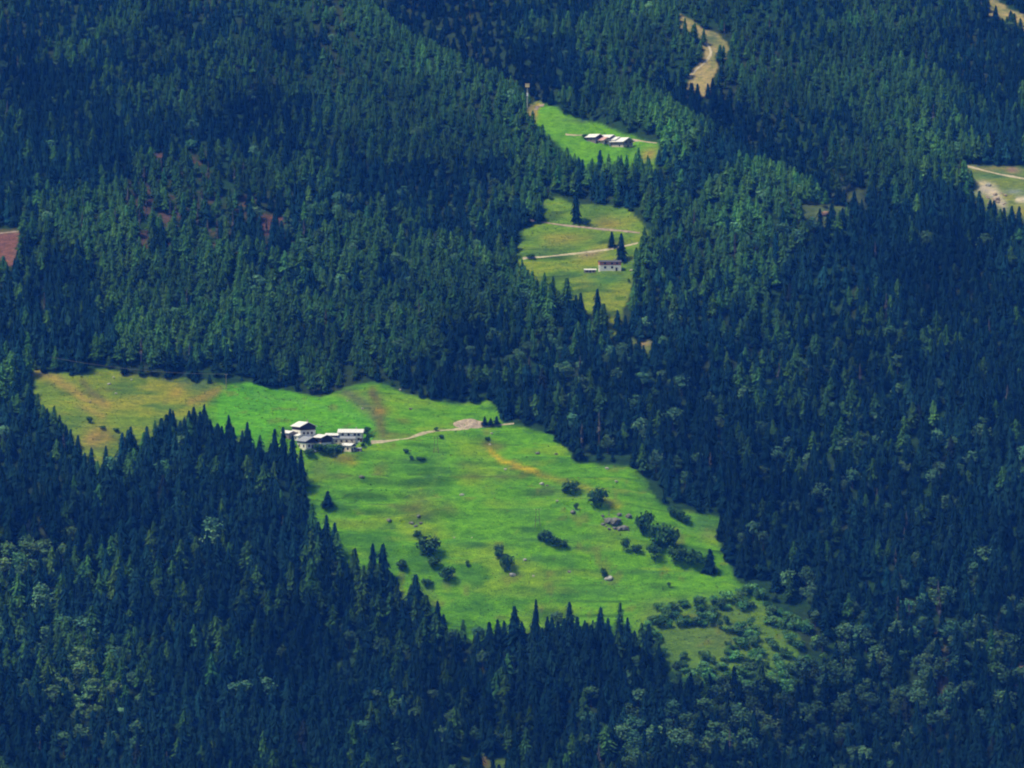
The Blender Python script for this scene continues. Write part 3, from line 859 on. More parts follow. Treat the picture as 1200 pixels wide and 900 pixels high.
# ------------------------------------------------------------------ the forest
def plant_forest():
    sp = 6.4
    gx, gy = np.meshgrid(np.arange(-480, 480, sp), np.arange(1590, 2760, sp))
    gx = gx + (np.arange(gx.shape[0]) % 2)[:, None] * sp / 2
    x = (gx + rng.uniform(-.42, .42, gx.shape) * sp).ravel(); y = (gy + rng.uniform(-.42, .42, gy.shape) * sp).ravel()
    z = height(x, y)
    px, py = project(x, y, z)
    keep = (px > -130) & (px < 1330) & (py > -110) & (py < 1010)
    ex, ey = px + 6 * fbm(x, y, 22, 100, 2), py + 5 * fbm(x, y, 22, 110, 2)
    for P in CLEAR: keep &= ~inside(ex, ey, P)
    r = rng.random(len(x))
    for P, k in CUTS: keep &= ~(inside(ex, ey, P) & (r < k))
    keep &= r > 0.03 + 0.3 * np.clip(fbm(x, y, 55, 130, 2) - 0.28, 0, 1)
    for (ox, oy, hw, ty) in OWN:        # nothing in front of the hand-placed ones' lower half, nothing inside them
        keep &= ~((np.abs(px - ox) < hw + 4) & (np.abs(py - oy) < 7))
    x, y, z, px, py = (a[keep] for a in (x, y, z, px, py))
    n = len(x)
    # size: tall in the lower woods, shorter towards the tree line
    H = np.interp(py, [-100, 0, 150, 300, 420, 600, 900, 1000], [11, 11.5, 13.3, 14.8, 16.4, 17.4, 17.8, 17.8]) * (0.80 + 0.40 * rng.random(n)) * (1 + 0.4 * fbm(x, y, 60, 140, 2))
    H *= np.where(rng.random(n) < 0.10, 0.7, 1.0)
    edge = np.minimum.reduce([poly_dist(px, py, P) for P in (M1, M2, M3)])
    young = (edge < 9) & (rng.random(n) < .45)
    H = np.where(young, H * rng.uniform(.3, .75, n), H)
    # species
    q = fbm(x, y, 60, 150, 3); u = rng.random(n)
    p_l = np.interp(py, [0, 250, 430, 600, 900], [.60, .46, .22, .09, .07]) * np.clip(1 + 4.0 * q, 0.08, 2.4)

    def near(cx, cy, rx, ry): return np.exp(-((px - cx) / rx) ** 2 - ((py - cy) / ry) ** 2)
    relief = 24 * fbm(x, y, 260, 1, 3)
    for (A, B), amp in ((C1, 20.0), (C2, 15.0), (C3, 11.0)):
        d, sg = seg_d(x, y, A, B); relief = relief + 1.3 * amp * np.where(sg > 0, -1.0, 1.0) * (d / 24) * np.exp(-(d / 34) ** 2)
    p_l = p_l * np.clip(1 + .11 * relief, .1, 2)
    p_l = p_l * np.clip(1.35 - (px - 500) / 900, .5, 1.35) * np.where((px > 780) & (py > 260), .5, 1) * np.where((px < 620) & (py < 220), 1.3, 1)
    p_b = 0.012 + 0.03 * np.clip(fbm(x, y, 90, 160, 2) * 3, 0, 1)
    p_b += .75 * near(905, 760, 60, 45) + .5 * near(960, 830, 120, 60) + .45 * near(1130, 760, 70, 60) + .35 * near(1020, 800, 120, 80) + .45 * near(760, 885, 60, 28)
    p_b += .55 * near(40, 665, 50, 28) + .5 * near(90, 820, 65, 55) + .2 * near(620, 425, 90, 40) + .25 * near(500, 860, 60, 40) + .15 * near(1000, 560, 250, 40) + .25 * near(770, 460, 60, 30) + .3 * near(850, 700, 40, 30) + .4 * near(800, 870, 60, 50)
    p_d = 0.004 + .25 * near(230, 260, 90, 40) + .05 * near(1050, 720, 60, 60)
    kind = np.where(u < p_d, 4, np.where(u < p_d + p_b, 2, np.where(u < p_d + p_b + p_l, 1, 0)))
    H *= np.where(kind == 2, 0.68, 1.0)
    names = ['spruce_tree', 'larch_tree', 'broadleaf_tree', None, 'bare_tree']
    wf = np.interp(H, [8, 26], [1.4, 1.15]) * (0.82 + 0.35 * rng.random(n))
    ang = rng.random(n) * 6.283
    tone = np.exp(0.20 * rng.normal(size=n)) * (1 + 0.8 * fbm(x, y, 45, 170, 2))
    tone = tone * np.clip(1 + .035 * relief, .6, 1.5) * np.interp(py, [0, 250, 500, 900], [1.3, 1.12, .95, .8]) * np.where((px > 800) & (py > 280), .85, 1)  # relief shading put into the tint: ridges lighter, gullies darker; darker downslope too
    hue = rng.normal(size=n) * 0.09
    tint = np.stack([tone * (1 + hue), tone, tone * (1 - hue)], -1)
    tint[kind == 2] *= 1.3
    pale = (kind == 2) & (rng.random(n) < 0.35)
    tint[pale] *= (1.3, 1.25, 1.35)
    yl = ((near(90, 820, 60, 45) + near(40, 660, 50, 30)) > .45)
    tint[yl & (kind > 0)] *= (1.45, 1.25, 0.9); tint[yl & (kind == 0)] *= (1.2, 1.15, .85)
    rust = rng.random(n) < 0.003
    tint[rust & (kind == 0)] = (1.9, 0.85, 0.8)
    var = np.array([rng.integers(len(KIND[names[k]]['crown'])) for k in kind])
    # how much of each tree can be seen: far to near into a small buffer
    B = np.full((450, 600), -1, int)
    hp = H * F / (y * CP) * 0.5
    tx_, ty_ = px * 0.5, py * 0.5
    for i in np.argsort(-y):
        t0, t1 = ty_[i] - hp[i], ty_[i]
        w = hp[i] * (.36 if kind[i] == 2 else .17) * wf[i]
        for r_ in range(max(0, int(t0)), min(450, int(t1))):
            k = max(0.0, (r_ - t0) / hp[i])
            ww = w * (k ** .7 if kind[i] != 2 else math.sin(min(1, k * 1.1) * 2.6) ** .5 if k < .9 else .1)
            a, b = int(tx_[i] - ww), int(tx_[i] + ww) + 1
            if b > 0 and a < 600: B[r_, max(a, 0):b] = i
    seen = np.bincount(B[B >= 0], minlength=n)

    def region(i):
        X, Y = px[i], py[i]
        if Y > 560 and X < 400: return 'in the foreground wood below and left of the hamlet'
        if Y > 700 and X < 740: return 'in the foreground wood below the long meadow'
        if Y > 690: return 'in the mixed wood at the lower right below the brushwood'
        if X > 760 and Y > 300: return 'in the dense forest right of the long meadow'
        if Y > 380 and X < 300: return 'in the wood around the yellowish left pasture'
        if Y > 330: return 'in the forest between the long meadow and the lone farmhouse'
        if X < 560: return 'on the upper left slope above the pasture'
        if X > 800: return 'on the upper right slope'
        return 'in the forest around the upper meadow'
    adj = {'spruce_tree': 'dark green spruce', 'larch_tree': 'lighter green feathery larch', 'broadleaf_tree': 'grey green leafy tree', 'bare_tree': 'thin grey leafless tree'}
    mass = {'spruce_tree': ('spruce_forest', 'dense dark blue green spruce forest covering the mountainside'), 'larch_tree': ('larch_forest', 'lighter green larches mixed through the spruce forest'),
            'broadleaf_tree': ('broadleaf_woods', 'small round leafy trees mixed through the conifer forest'), 'bare_tree': ('dead_woods', 'thin grey leafless trees in the thinned forest')}
    for k, nm in enumerate(names):
        if nm is None: continue
        ids = np.where(kind == k)[0]
        ids = ids[np.argsort(-seen[ids])]
        single = [i for i in ids[:285 if nm != 'bare_tree' else 40] if seen[i] > 12]
        for i in single:
            if nm == 'broadleaf_tree':
                o = empty(nm, (0, 0, 0))
                cr = link('crown', part_mesh(nm, int(var[i]), 'crown'), o); cr.color = (*tint[i], 1)
                link('trunk', part_mesh(nm, int(var[i]), 'trunk'), o)
            else:
                o = link(nm, tree_mesh(nm, int(var[i])))
            o.location = (x[i], y[i], z[i] - 0.2); o.rotation_euler = (0, 0, ang[i])
            o.scale = (H[i] * wf[i], H[i] * wf[i], H[i])
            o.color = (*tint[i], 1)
            rg = region(i)
            a = adj[nm]
            if rust[i] and k == 0: a = 'rust brown dying spruce'
            elif pale[i]: a = 'pale silvery leafy tree'
            tag(o, a + ' ' + rg, 'tree', a + 's ' + rg)
        rest = np.setdiff1d(ids, np.array(single, int))
        if len(rest) == 0: continue
        Vs, Ts, Cs, Ms, b = [], [], [], [], 0
        K = KIND[nm]
        for v in range(len(K['full'])):
            S = rest[var[rest] == v]
            if len(S) == 0: continue
            V, T, c, mi = K['full'][v]
            ca, sa = np.cos(ang[S])[:, None], np.sin(ang[S])[:, None]
            hw = (H * wf)[S][:, None]
            P = np.empty((len(S), len(V), 3), np.float32)
            P[..., 0] = (V[:, 0] * ca - V[:, 1] * sa) * hw + x[S][:, None]
            P[..., 1] = (V[:, 0] * sa + V[:, 1] * ca) * hw + y[S][:, None]
            P[..., 2] = V[:, 2] * H[S][:, None] + z[S][:, None] - 0.2
            Vs.append(P.reshape(-1, 3))
            Ts.append((T[None] + (b + np.arange(len(S)) * len(V))[:, None, None]).reshape(-1, 3))
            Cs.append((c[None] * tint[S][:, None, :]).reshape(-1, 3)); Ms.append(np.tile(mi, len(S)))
            b += len(S) * len(V)
        me = tri_mesh(mass[nm][0], np.concatenate(Vs), np.concatenate(Ts), [M[K['mat']], M['dead' if nm == 'bare_tree' else 'bark']], np.concatenate(Ms), np.concatenate(Cs))
        tag(link(mass[nm][0], me), mass[nm][1], 'forest', None, 'stuff')
    print('FOREST', n, [int((kind == k).sum()) for k in range(5)])


plant_forest()

# grass tussocks over the meadows
def tussocks():
    V, T, C = [], [], []
    for poly, n in ((M1, 6000), (M2, 900), (M3, 250)):
        xs = [p[0] for p in poly]; ys = [p[1] for p in poly]
        X0, Y0 = plan0(min(xs), max(ys)); X1, Y1 = plan0(max(xs), min(ys))
        X, Y = rng.uniform(X0 * 1.05 - 10, X1 * 1.05 + 10, n * 3), rng.uniform(Y0 - 20, Y1 + 20, n * 3)
        Z = height(X, Y); px, py = project(X, Y, Z)
        ok = inside(px, py, poly) & (vnoise(X, Y * 2.5, 12, 61) + .5 * vnoise(X, Y, 40, 62) > rng.random(n * 3) * .9 - .45)
        for x, y, z in list(zip(X[ok], Y[ok], Z[ok]))[:n]:
            k = random.random()
            c = (random.uniform(.5, .9), random.uniform(.6, 1.0), random.uniform(.6, 1.2)) if k < .55 else (random.uniform(1.2, 2.0), random.uniform(.9, 1.2), 1) if k < .9 else (random.uniform(1.2, 1.9), random.uniform(.6, .8), 1.2)
            h, w = random.uniform(.15, .4), random.uniform(.25, .8)
            a = random.random() * 6.28
            for j in range(3):
                ca, sa = math.cos(a + j * 2.1), math.sin(a + j * 2.1)
                b = len(V)
                V += [(x - sa * w * .5, y + ca * w * .5, z - .1), (x + sa * w * .5, y - ca * w * .5, z - .1), (x + ca * w + sa * w * .3, y + sa * w, z + h), (x + ca * w - sa * w * .3, y + sa * w + ca * w * .3, z + h * .9)]
                T += [(b, b + 1, b + 2), (b, b + 2, b + 3)]
                C += [c] * 4
    tag(link('tall_grass', tri_mesh('tall_grass', V, T, [M['grass']], None, np.array(C))), 'tufts of longer grass and weeds dotted over the meadows', 'grass', None, 'stuff')


tussocks()

# ------------------------------------------------------------------ rocks
def rock_mesh(seed, flat=.65, n=2):
    bm = bmesh.new(); bmesh.ops.create_icosphere(bm, subdivisions=n, radius=1)
    R = random.Random(seed); o = [R.random() * 50 for _ in range(3)]
    from mathutils import noise
    for v in bm.verts:
        k = 1 + .45 * noise.noise(v.co * 1.1 + Vector(o)) + .2 * noise.noise(v.co * 3 + Vector(o))
        v.co = Vector((v.co.x * k, v.co.y * k * .8, v.co.z * k * flat))
    return bm


def boulder(px, py, w, label, mat='rock'):
    p = at(px, py); s = ppm(p)
    bm = rock_mesh(int(px * 7 + py)); me = bpy.data.meshes.new('boulder'); bm.to_mesh(me); bm.free()
    me.materials.append(M[mat])
    o = link('boulder', me); o.location = p; o.scale = (w / s / 2,) * 3; o.rotation_euler = (random.random() * .4, 0, random.random() * 6)
    return tag(o, label, 'rock', 'boulders on the meadows')


for a in [(128, 450, 5, 'largest white stone in the yellowish left pasture'), (136, 461, 4, 'white stone below the largest one in the left pasture'), (133, 442, 3, 'small white stone nearest the trees above the left pasture'), (154, 445, 3, 'small grey stone by the upper edge of the left pasture'),
          (106, 471, 2.5, 'dark small stone low in the left pasture', 'rock_dark'), (425, 479, 4, 'pale stone on the weedy strip above the barn'), (407, 470, 3, 'small pale stone at the top of the weedy strip'), (481, 479, 5, 'grey stone in the grass above the footpath', 'rock_dark'),
          (469, 457, 4, 'pale stone under the trees at the top of the meadow'), (574, 521, 3.5, 'bright white stone at the head of the yellow streak'), (541, 580, 6, 'flat pale stone in the middle of the meadow'), (592, 550, 4, 'pale stone below the yellow streak'),
          (711, 549, 5, 'pale stone near the upper right forest edge'), (635, 567, 6, 'pale stone left of the mid green bush'), (641, 569, 4, 'small grey stone next to the pale stone left of the bush', 'rock_dark'), (653, 587, 4, 'pale flat stone below the mid green bush'), (671, 600, 7, 'brown stone beside the tiny sapling', 'rock_dark'),
          (615, 656, 5, 'grey pink stone right of the dark green bush'), (625, 675, 4, 'white stone low on the mid meadow'), (601, 674, 9, 'pink grey rock under the dark green bush'), (667, 670, 5, 'dark stone low on the meadow', 'rock_dark'),
          (714, 678, 11, 'big grey boulder in front of a sapling low on the meadow'), (532, 630, 3, 'tiny white stone in the meadow right of the large bush'), (553, 630, 2.5, 'tiny pale stone right of another in the mid meadow'), (630, 531, 6, 'grey stone in the upper right meadow', 'rock_dark'), (652, 532, 5, 'dark low stone right of the grey one in the upper right meadow', 'rock_dark'),
          (424, 559, 7, 'dark stone on the bank below the hamlet', 'rock_dark'), (456, 610, 7, 'dark stone alone on the left meadow', 'rock_dark'), (722, 564, 5, 'pale low stone by the upper right edge'), (576, 508, 4, 'pale grey block on the thin path'), (740, 317, 5, 'grey block in the grass right of the lone farmhouse'),
          (482, 613, 6, 'upper dark boulder of the short line above the round bush', 'rock_dark'), (487, 617, 6, 'lowest dark boulder of the short line above the round bush', 'rock_dark'), (493, 613, 5, 'right dark boulder of the short line above the round bush', 'rock_dark'), (491, 605, 6, 'top dark boulder of the short line above the round bush', 'rock_dark'),
          (968, 251, 13, 'red brown rock outcrop in the small clearing on the upper right', 'red_rock'), (1158, 217, 8, 'white block in the clearing at the right edge')]:
    boulder(*a)


def rubble(px, py, w, h, mat, label, name='rock_pile', n=16):
    p = at(px, py); s = ppm(p); R = random.Random(int(px))
    bm = bmesh.new()
    for k in range(n):
        b = rock_mesh(k + int(px), .7, 1)
        u, v = R.uniform(-1, 1), R.uniform(-1, 1)
        x, y = u * w / s / 2, v * h / s * .9
        r = w / s * R.choice((.05, .08, .12, .19)) * R.uniform(.8, 1.2) * (1.2 - .5 * abs(u))
        zz = float(height(p.x + x, p.y + y)) - p.z
        for q in b.verts: q.co = q.co * r + Vector((x, y, zz + r * .25))
        me = bpy.data.meshes.new('t'); b.to_mesh(me); b.free(); bm.from_mesh(me); bpy.data.meshes.remove(me)
    me = bpy.data.meshes.new(name); bm.to_mesh(me); bm.free(); me.materials.append(M[mat])
    o = link(name, me); o.location = p
    return tag(o, label, 'rocks')


rubble(722, 615, 32, 12, 'rock_dark', 'long heap of grey brown stones left of the tall round bush')
rubble(1168, 233, 22, 12, 'earth', 'heap of pale rubble in the clearing at the right edge', 'rubble_heap')
# excavated earth heap: a mound with a scooped front
def earth_heap():
    p = at(550, 503); s = ppm(p)
    n = 22; V, T = [], []
    for j in range(n + 1):
        for i in range(n + 1):
            u, v = i / n * 2 - 1, j / n * 2 - 1
            x, y = u * 20 / s, v * 7.5 / s * 1.1 + 4
            r = max(0, 1 - (u * u * (1.0 + .3 * v) + v * v) ** 1.2)
            zz = float(height(p.x + x, p.y + y)) - p.z
            V.append((x, y, zz - .3 + r * 2.4 * (.7 + .5 * math.sin(5 * u + 2 * v) * .4 + .8 * float(vnoise(x, y, 2.2, 5))) - 1.2 * math.exp(-((u - .1) / .4) ** 2 - ((v + .2) / .3) ** 2)))
    for j in range(n):
        for i in range(n):
            a = j * (n + 1) + i; T += [(a, a + 1, a + n + 2), (a, a + n + 2, a + n + 1)]
    o = link('earth_heap', tri_mesh('earth_heap', V, T, [M['earth']])); o.location = p
    tag(o, 'heap of bare pinkish earth at the end of the footpath', 'earth heap')


earth_heap()


# ------------------------------------------------------------------ buildings
def house(name, label, px, py, yaw, L, W, H, wall, roof, pitch=22, upper=None, uh=1.6, over=.7, wins=(), doors=(), chimney=True, group=None, cat='house', gable='timber', balcony=False, drop=4.0, mono=False, z_up=0.0):
    p = SITES[(px, py)]
    e = empty(name, p, math.radians(yaw))
    tp = math.tan(math.radians(pitch)); rise = W * tp if mono else W / 2 * tp
    hw = H - (uh if upper else 0)
    m = MB()
    if upper:
        m.box((0, 0, (hw - drop) / 2), (L, W, hw + drop))
        m.build('wall', M[wall], e)
        g = MB()
        g.prism([(-W / 2 - .06, hw), (W / 2 + .06, hw), (W / 2 + .06, H), (0, H + rise), (-W / 2 - .06, H)], -L / 2 - .06, L / 2 + .06)
        g.build('upper_storey', M[upper], e)
    else:
        prof = [(-W / 2, -drop), (W / 2, -drop), (W / 2, H), (0, H + rise), (-W / 2, H)] if not mono else [(-W / 2, -drop), (W / 2, -drop), (W / 2, H + rise), (-W / 2, H)]
        m.prism(prof, -L / 2, L / 2)
        m.build('wall', M[wall], e)
    r = MB(); t = .22; o = over
    if mono:
        r.prism([(-W / 2 - o, H - o * tp + .02), (W / 2 + .3, H + rise + .3 * tp + .02), (W / 2 + .3, H + rise + .3 * tp + t), (-W / 2 - o, H - o * tp + t)], -L / 2 - o, L / 2 + o)
    else:
        r.prism([(-W / 2 - o, H - o * tp + .02), (0, H + rise + .02), (W / 2 + o, H - o * tp + .02), (W / 2 + o, H - o * tp + t), (0, H + rise + t + .03), (-W / 2 - o, H - o * tp + t)], -L / 2 - o, L / 2 + o)
    ro = r.build('roof', M[roof], e)
    if chimney:
        c = MB(); c.box((L * .22, W * .12, H + rise + .35), (.7, .7, 1.7)); c.box((L * .22, W * .12, H + rise + 1.27), (.95, .95, .12)); c.build('chimney', M['chimney'], ro)

    def opening(nm, side, u, zc, w, h, frame, pane):
        n_ = {'f': (0, -1), 'r': (1, 0), 'l': (-1, 0), 'b': (0, 1)}[side]
        off = (W / 2 if side in 'fb' else L / 2) + (.07 if upper and zc > hw else 0)
        f = MB(); b = MB()
        for (dw, dh, cx, cz) in ((w + .3, .15, 0, h / 2 + .07), (w + .3, .15, 0, -h / 2 - .07), (.15, h, -w / 2 - .07, 0), (.15, h, w / 2 + .07, 0)):
            if side in 'fb': f.box((u + cx, n_[1] * (off + .03), zc + cz), (dw, .12, dh))
            else: f.box((n_[0] * (off + .03), u + cx, zc + cz), (.12, dw, dh))
        if side in 'fb': b.box((u, n_[1] * (off + .012), zc), (w, .06, h))
        else: b.box((n_[0] * (off + .012), u, zc), (.06, w, h))
        fo = f.build(nm, M[frame], e); b.build('pane' if nm == 'window' else 'door_leaf', M[pane], fo)
    for (side, u, zc, w, h) in wins: opening('window', side, u, zc, w, h, 'timber', 'glass')
    for (side, u, h, w) in doors: opening('door', side, u, h / 2, w, h, 'grey_wood', 'timber')
    if balcony:
        b = MB(); zc = hw + .1
        b.box((L / 2 + .6, 0, zc), (1.1, W * .9, .14)); b.box((L / 2 + 1.1, 0, zc + .95), (.08, W * .9, .1)); b.box((L / 2 + 1.1, 0, zc + .5), (.05, W * .9, .6))
        b.build('balcony', M['timber'], e)
    tag(e, label, cat, group)
    return e


G1 = 'farm buildings of the big hamlet'
house('chalet', 'upper left chalet of the hamlet, pale roof over dark timber gable and white ground floor', 356, 509, -58, 10, 10, 5.6, 'plaster', 'slate_pale', 24, 'timber', 2.2, .9,
      [('r', -2.6, 1.6, 1, 1.1), ('r', 0, 1.6, 1, 1.1), ('r', 2.6, 1.6, 1, 1.1), ('r', -1.5, 4.4, .9, 1), ('r', 1.5, 4.4, .9, 1), ('f', -2.5, 1.6, 1, 1.1), ('f', 1.5, 1.6, 1, 1.1)], [], True, G1, balcony=True)
house('chalet', 'front left chalet with grey slate roof, white walls and dark gable', 361, 524.5, -52, 9, 9, 4.6, 'plaster', 'slate_grey', 24, 'timber', 1.2, .9,
      [('r', -2.4, 1.7, 1, 1.2), ('r', 2.4, 1.7, 1, 1.2), ('f', -2.5, 1.6, 1, 1.2), ('f', 2.2, 1.6, 1, 1.2), ('r', 0, 4.2, .9, 1)], [('r', 0, 2.1, 1.1)], True, G1, balcony=True)
house('shed', 'small pale roofed shed behind the spruces at the hamlet left end', 339, 513, -50, 7, 5.5, 3, 'grey_wood', 'slate_pale', 20, None, 0, .6, [('r', 0, 1.6, .8, .8)], [('r', 1.6, 1.9, 1)], False, G1, 'shed')
house('shed', 'small pale roofed shed squeezed between the two left chalets', 350, 516, -50, 5, 4.2, 2.8, 'plaster', 'slate_pale', 20, None, 0, .5, [('f', 0, 1.4, .7, .8)], [('r', 0, 1.9, 1)], False, G1, 'shed')
house('barn', 'small dark timber barn with pale roof in the middle of the hamlet', 378, 519.5, -52, 8, 7.2, 4.2, 'plaster', 'slate_pale', 20, 'timber', 3.0, .7, [('f', -1, .5, .8, .8)], [], False, G1, 'barn', drop=5)
house('farmhouse', 'long white farmhouse under a wide bright roof at the hamlet right end', 411.5, 514.5, -4, 13.5, 7.5, 5.6, 'plaster', 'slate_pale', 21, None, 0, .9,
      [('f', 4.8, 4.2, 1.1, 1.2), ('f', 4.8, 1.6, 1.1, 1.2), ('f', 2.6, 4.2, 1, 1.2), ('f', -1, 4.2, 1, 1.2), ('f', -4.5, 4.2, 1, 1.2), ('r', 0, 4.2, 1, 1.2)], [('f', 6.2, 2, 1)], True, G1, z_up=.0)
house('annexe', 'stone walled annexe with grey lean to roof in front of the farmhouse', 403.5, 520.5, -3, 13, 3.4, 3.4, 'stone', 'slate_grey', 36, None, 0, .25,
      [('f', -4.5, 1.9, .8, .9), ('f', -1.5, 1.9, .8, .9), ('f', 1.5, 1.9, .8, .9), ('f', 4.5, 1.9, .8, .9)], [], False, G1, 'building', mono=True)
house('barn', 'low barn with pale roof joined to the left of the farmhouse', 390, 515, -14, 7, 5.4, 4.0, 'stone', 'slate_pale', 16, 'timber', 1.4, .8, [('f', -2, 1.6, .9, .8)], [('f', 1.5, 2, 1.4)], False, G1, 'barn')
house('cottage', 'little cream cottage with white roof at the front of the hamlet', 408.5, 529, -30, 6.5, 5.4, 3.6, 'cream', 'slate_pale', 20, 'timber', .5, .6, [('f', -1.8, 1.8, .9, 1), ('f', 1.2, 1.8, .9, 1), ('r', 1.2, 1.8, .9, 1)], [('r', -1.2, 2, 1)], True, G1)
house('shed', 'tiny grey shed beside the cream cottage', 420.5, 529, -10, 3.2, 2.6, 1.7, 'grey_wood', 'slate_grey', 15, None, 0, .25, [], [('f', 0, 1.4, .8)], False, G1, 'shed')
house('farmhouse', 'lone white farmhouse with red brown timber band in the middle clearing', 714.5, 317.5, 6, 13.5, 7, 5.6, 'plaster', 'slate_dark', 15, 'timber_red', 1.9, .4,
      [('f', -3.4, 4.75, 1, .9), ('f', 1.0, 4.75, 1, .9), ('f', 4.2, 4.75, 1, .9), ('f', -3.4, 2.3, 1, 1.1), ('f', 1.0, 2.3, 1, 1.1), ('r', -1.5, 2.3, 1, 1.1), ('l', 0, 2.3, 1, 1.1)], [('f', 3.8, 2.1, 1.1)], True, None)
house('shed', 'long low white roofed shed left of the lone farmhouse', 691.5, 319.5, 3, 7.2, 3.4, 1.7, 'grey_wood', 'slate_pale', 17, None, 0, .3, [('f', -2, .9, .7, .6), ('f', 2, .9, .7, .6)], [('f', 0, 1.5, .9)], False, None, 'shed')
G2 = 'barns in a row on the upper meadow'
house('barn', 'leftmost barn of the upper row, pale roof over dark wall', 697, 165.5, -50, 9, 6.5, 3.0, 'grey_wood', 'slate_pale', 27, 'timber', 1.2, 1.1, [('f', 0, 1.2, .7, .7)], [('r', 0, 2, 1.4)], False, G2, 'barn')
house('barn', 'barn with rusty pink roof second from left in the upper row', 705.5, 168.5, -48, 9.5, 6.5, 2.6, 'stone', 'roof_pink', 27, None, 0, 1.1, [('r', 1.3, 1.5, .7, .7), ('f', 1, 1.5, .7, .7)], [('r', -1, 2, 1.3)], False, G2, 'barn')
house('barn', 'middle barn of the upper row with bright pale roof', 712.5, 166.5, -48, 9, 6, 3.2, 'plaster', 'slate_pale', 27, 'grey_wood', 1.4, 1.1, [('r', 1.3, 1.5, .7, .7)], [('r', -1, 2, 1.3)], False, G2, 'barn')
house('barn', 'small barn tucked behind the rightmost one of the upper row', 720, 169, -48, 8.5, 6, 3.2, 'grey_wood', 'slate_pale', 27, None, 0, 1.1, [('f', 0, 1.5, .7, .7)], [('r', 0, 2, 1.3)], False, G2, 'barn')
house('barn', 'large rightmost barn of the upper row with grey brown boards', 729, 172.5, -46, 11, 9, 4.0, 'stone', 'slate_pale', 27, 'grey_wood', 2.6, 1.2, [('r', -2, 3.2, .9, .9), ('r', 2, 3.2, .9, .9), ('f', 2, 1.0, .8, .8)], [('r', 0, 2, 1.5)], False, G2, 'barn')


# ------------------------------------------------------------------ car, pylons, pole, line, lift tower
def car(px, py, label):
    p = at(px, py); e = empty('parked_car', p, math.radians(12))
    m = MB()
    prof = [(-2.1, .35), (2.1, .35), (2.15, .8), (1.95, .95), (1.2, 1.0), (.7, 1.5), (-1.2, 1.52), (-1.95, 1.05), (-2.15, .9)]
    n = len(prof)
    vs = [(x, -.85, z) for x, z in prof] + [(x, .85, z) for x, z in prof]
    m.add(vs, [(k, (k + 1) % n, n + (k + 1) % n, n + k) for k in range(n)] + [tuple(range(n)), tuple(range(2 * n - 1, n - 1, -1))])
    m.build('body', M['white'], e)
    w = MB(); w.box((-.2, -.86, 1.22), (1.9, .03, .38)); w.build('side_window', M['glass'], e)
    w = MB(); w.box((-.2, .86, 1.22), (1.9, .03, .38)); w.build('side_window', M['glass'], e)
    for sx in (-1.3, 1.3):
        for sy in (-.8, .8):
            t = MB(); t.tube((sx, sy - .1, .33), (sx, sy + .1, .33), .33, .33, 12); t.build('wheel', M['rubber'], e)
    tag(e, label, 'car')


car(365.5, 530, 'white car parked under the front left chalet')


def frame_pylon(px, py, hpx, label):
    p = at(px, py); s = ppm(p); H = hpx / s; e = empty('power_pylon', p, math.radians(15))
    for sx in (-1, 1):
        m = MB(); m.tube((sx * 1.5, 0, -1), (sx * .75, 0, H), .16, .11, 8); m.build('leg', M['pole_wood'], e)
    m = MB(); m.box((0, 0, H - .6), (4.2, .16, .18)); m.build('crossarm', M['pole_wood'], e)
    m = MB(); m.box((0, .1, H * .55), (2.3, .1, .12)); m.tube((-1.3, 0, H * .2), (1.0, 0, H * .5), .06, .06); m.tube((1.3, 0, H * .2), (-1.0, 0, H * .5), .06, .06); m.build('brace', M['pole_wood'], e)
    for x in (-1.9, 0, 1.9):
        m = MB(); m.tube((x, 0, H - .52), (x, 0, H - .1), .09, .06, 8); m.build('insulator', M['white'], e)
    tag(e, label, 'pylon', 'wooden pylons on the meadow')


frame_pylon(511, 531, 19, 'two legged pylon below the footpath near the hamlet')
frame_pylon(630, 617, 21, 'two legged pylon in the middle of the lower meadow')

pa = at(265, 456); H1 = 9.0
e = empty('utility_pole', pa)
m = MB(); m.tube((0, 0, -1), (0, 0, H1), .2, .13, 8); m.build('pole', M['grey_wood'], e)
m = MB(); m.box((0, 0, H1 - .4), (1.8, .14, .14)); m.build('crossarm', M['grey_wood'], e)
for x in (-.8, 0, .8):
    m = MB(); m.tube((x, 0, H1 - .33), (x, 0, H1), .07, .05, 8); m.build('insulator', M['white'], e)
tag(e, 'wooden power pole where the tan bank meets the bright mown meadow', 'pole')
pb = at(60, 452) + Vector((0, 0, 17))
m = MB()
for dx in (-.8, .8):
    a, b = pa + Vector((dx, 0, H1)), pb + Vector((dx, 0, 0))
    pts = []
    for k in range(25):
        t = k / 24
        q = a.lerp(b, t); q.z -= 4 * t * (1 - t) * 2.6; pts.append(q)
    for q0, q1 in zip(pts, pts[1:]): m.tube(q0, q1, .05, .05, 4)
tag(m.build('power_line', M['wire']), 'power line sagging from the wooden pole across the left pasture', 'cable')

p = at(618, 128); s = ppm(p); H = 28 / s
e = empty('lift_tower', p)
m = MB(); m.tube((0, 0, -1), (0, 0, H - 1.5), .45, .32, 10); m.build('pole', M['metal'], e)
m = MB(); m.box((0, 0, H - .2), (2.8, 2.2, 2.3)); m.box((0, 0, H + 1.05), (3.2, 2.6, .2)); m.build('cabin', M['ochre'], e)
m = MB(); m.box((0, -.3, H - 6.2), (1.1, .7, 2.2)); m.build('junction_box', M['white'], e)
m = MB()
for k in range(10): m.box((.0, -.55, 1 + k * (H - 4) / 10), (.5, .06, .06))
m.build('ladder', M['metal'], e)
tag(e, 'slim tower with ochre box on top above the spruces by the upper meadow', 'tower')

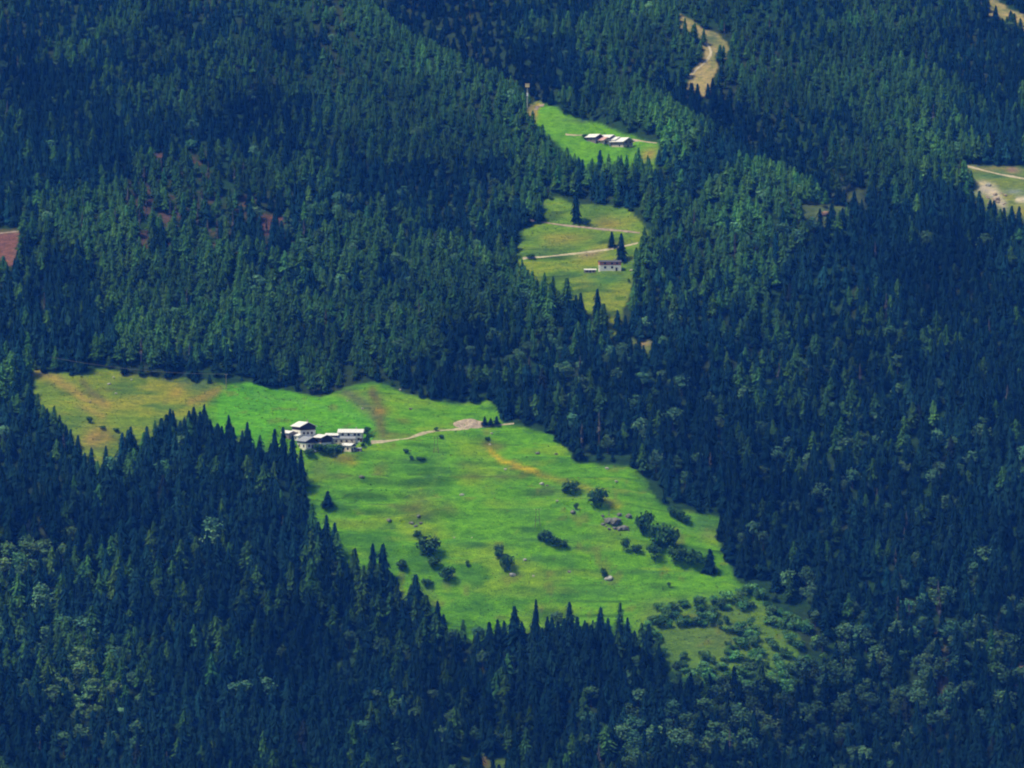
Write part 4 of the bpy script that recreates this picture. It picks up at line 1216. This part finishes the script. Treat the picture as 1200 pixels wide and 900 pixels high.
# ------------------------------------------------------------------ air, sky, sun
def haze():
    m = MB(); m.box((0, 1900, 230), (3600, 5400, 1480))
    mat = bpy.data.materials.new('haze'); mat.use_nodes = True
    nt = mat.node_tree; nt.nodes.clear()
    out = nt.nodes.new('ShaderNodeOutputMaterial'); pv = nt.nodes.new('ShaderNodeVolumePrincipled')
    pv.inputs['Color'].default_value = (0.03, 0.20, 1.0, 1)
    pv.inputs['Absorption Color'].default_value = (1, 1, 1, 1)
    pv.inputs['Density'].default_value = 0.000085
    pv.inputs['Anisotropy'].default_value = 0.0
    nt.links.new(pv.outputs['Volume'], out.inputs['Volume'])
    o = m.build('haze', mat)
    tag(o, 'thin blue mountain haze filling the valley air', 'haze', None, 'stuff')


haze()
SUN_EL, SUN_AZ = math.radians(60), math.radians(247)       # azimuth clockwise from +Y: behind the camera, to the left
w = bpy.data.worlds.new('World'); scn.world = w; w.use_nodes = True
nt = w.node_tree
bg = nt.nodes['Background']; sk = nt.nodes.new('ShaderNodeTexSky')
sk.sky_type = 'NISHITA'; sk.sun_disc = False; sk.sun_elevation = SUN_EL; sk.sun_rotation = SUN_AZ
sk.altitude = 1500; sk.dust_density = 2.0
nt.links.new(sk.outputs['Color'], bg.inputs['Color']); bg.inputs['Strength'].default_value = 0.05
sd = bpy.data.lights.new('sun', 'SUN'); sd.energy = 1.5; sd.angle = math.radians(14); sd.color = (1.0, 0.95, 0.86)
so = bpy.data.objects.new('sun', sd); COL.objects.link(so)
dirv = Vector((math.sin(SUN_AZ) * math.cos(SUN_EL), math.cos(SUN_AZ) * math.cos(SUN_EL), math.sin(SUN_EL)))
so.rotation_euler = dirv.to_track_quat('Z', 'Y').to_euler(); so.location = (0, 1000, 3000)

# ------------------------------------------------------------------ render settings
scn.render.engine = 'CYCLES'
cy = scn.cycles
cy.max_bounces = 5; cy.diffuse_bounces = 3; cy.glossy_bounces = 2; cy.volume_bounces = 0
cy.use_denoising = True
cy.pixel_filter_type = 'BLACKMAN_HARRIS'; cy.filter_width = 2.0
try: cy.denoiser = 'OPENIMAGEDENOISE'
except Exception: pass
scn.view_settings.view_transform = 'Standard'; scn.view_settings.look = 'None'
scn.view_settings.gamma = 1.0; scn.view_settings.use_curve_mapping = False
scn.view_settings.exposure = 1.40
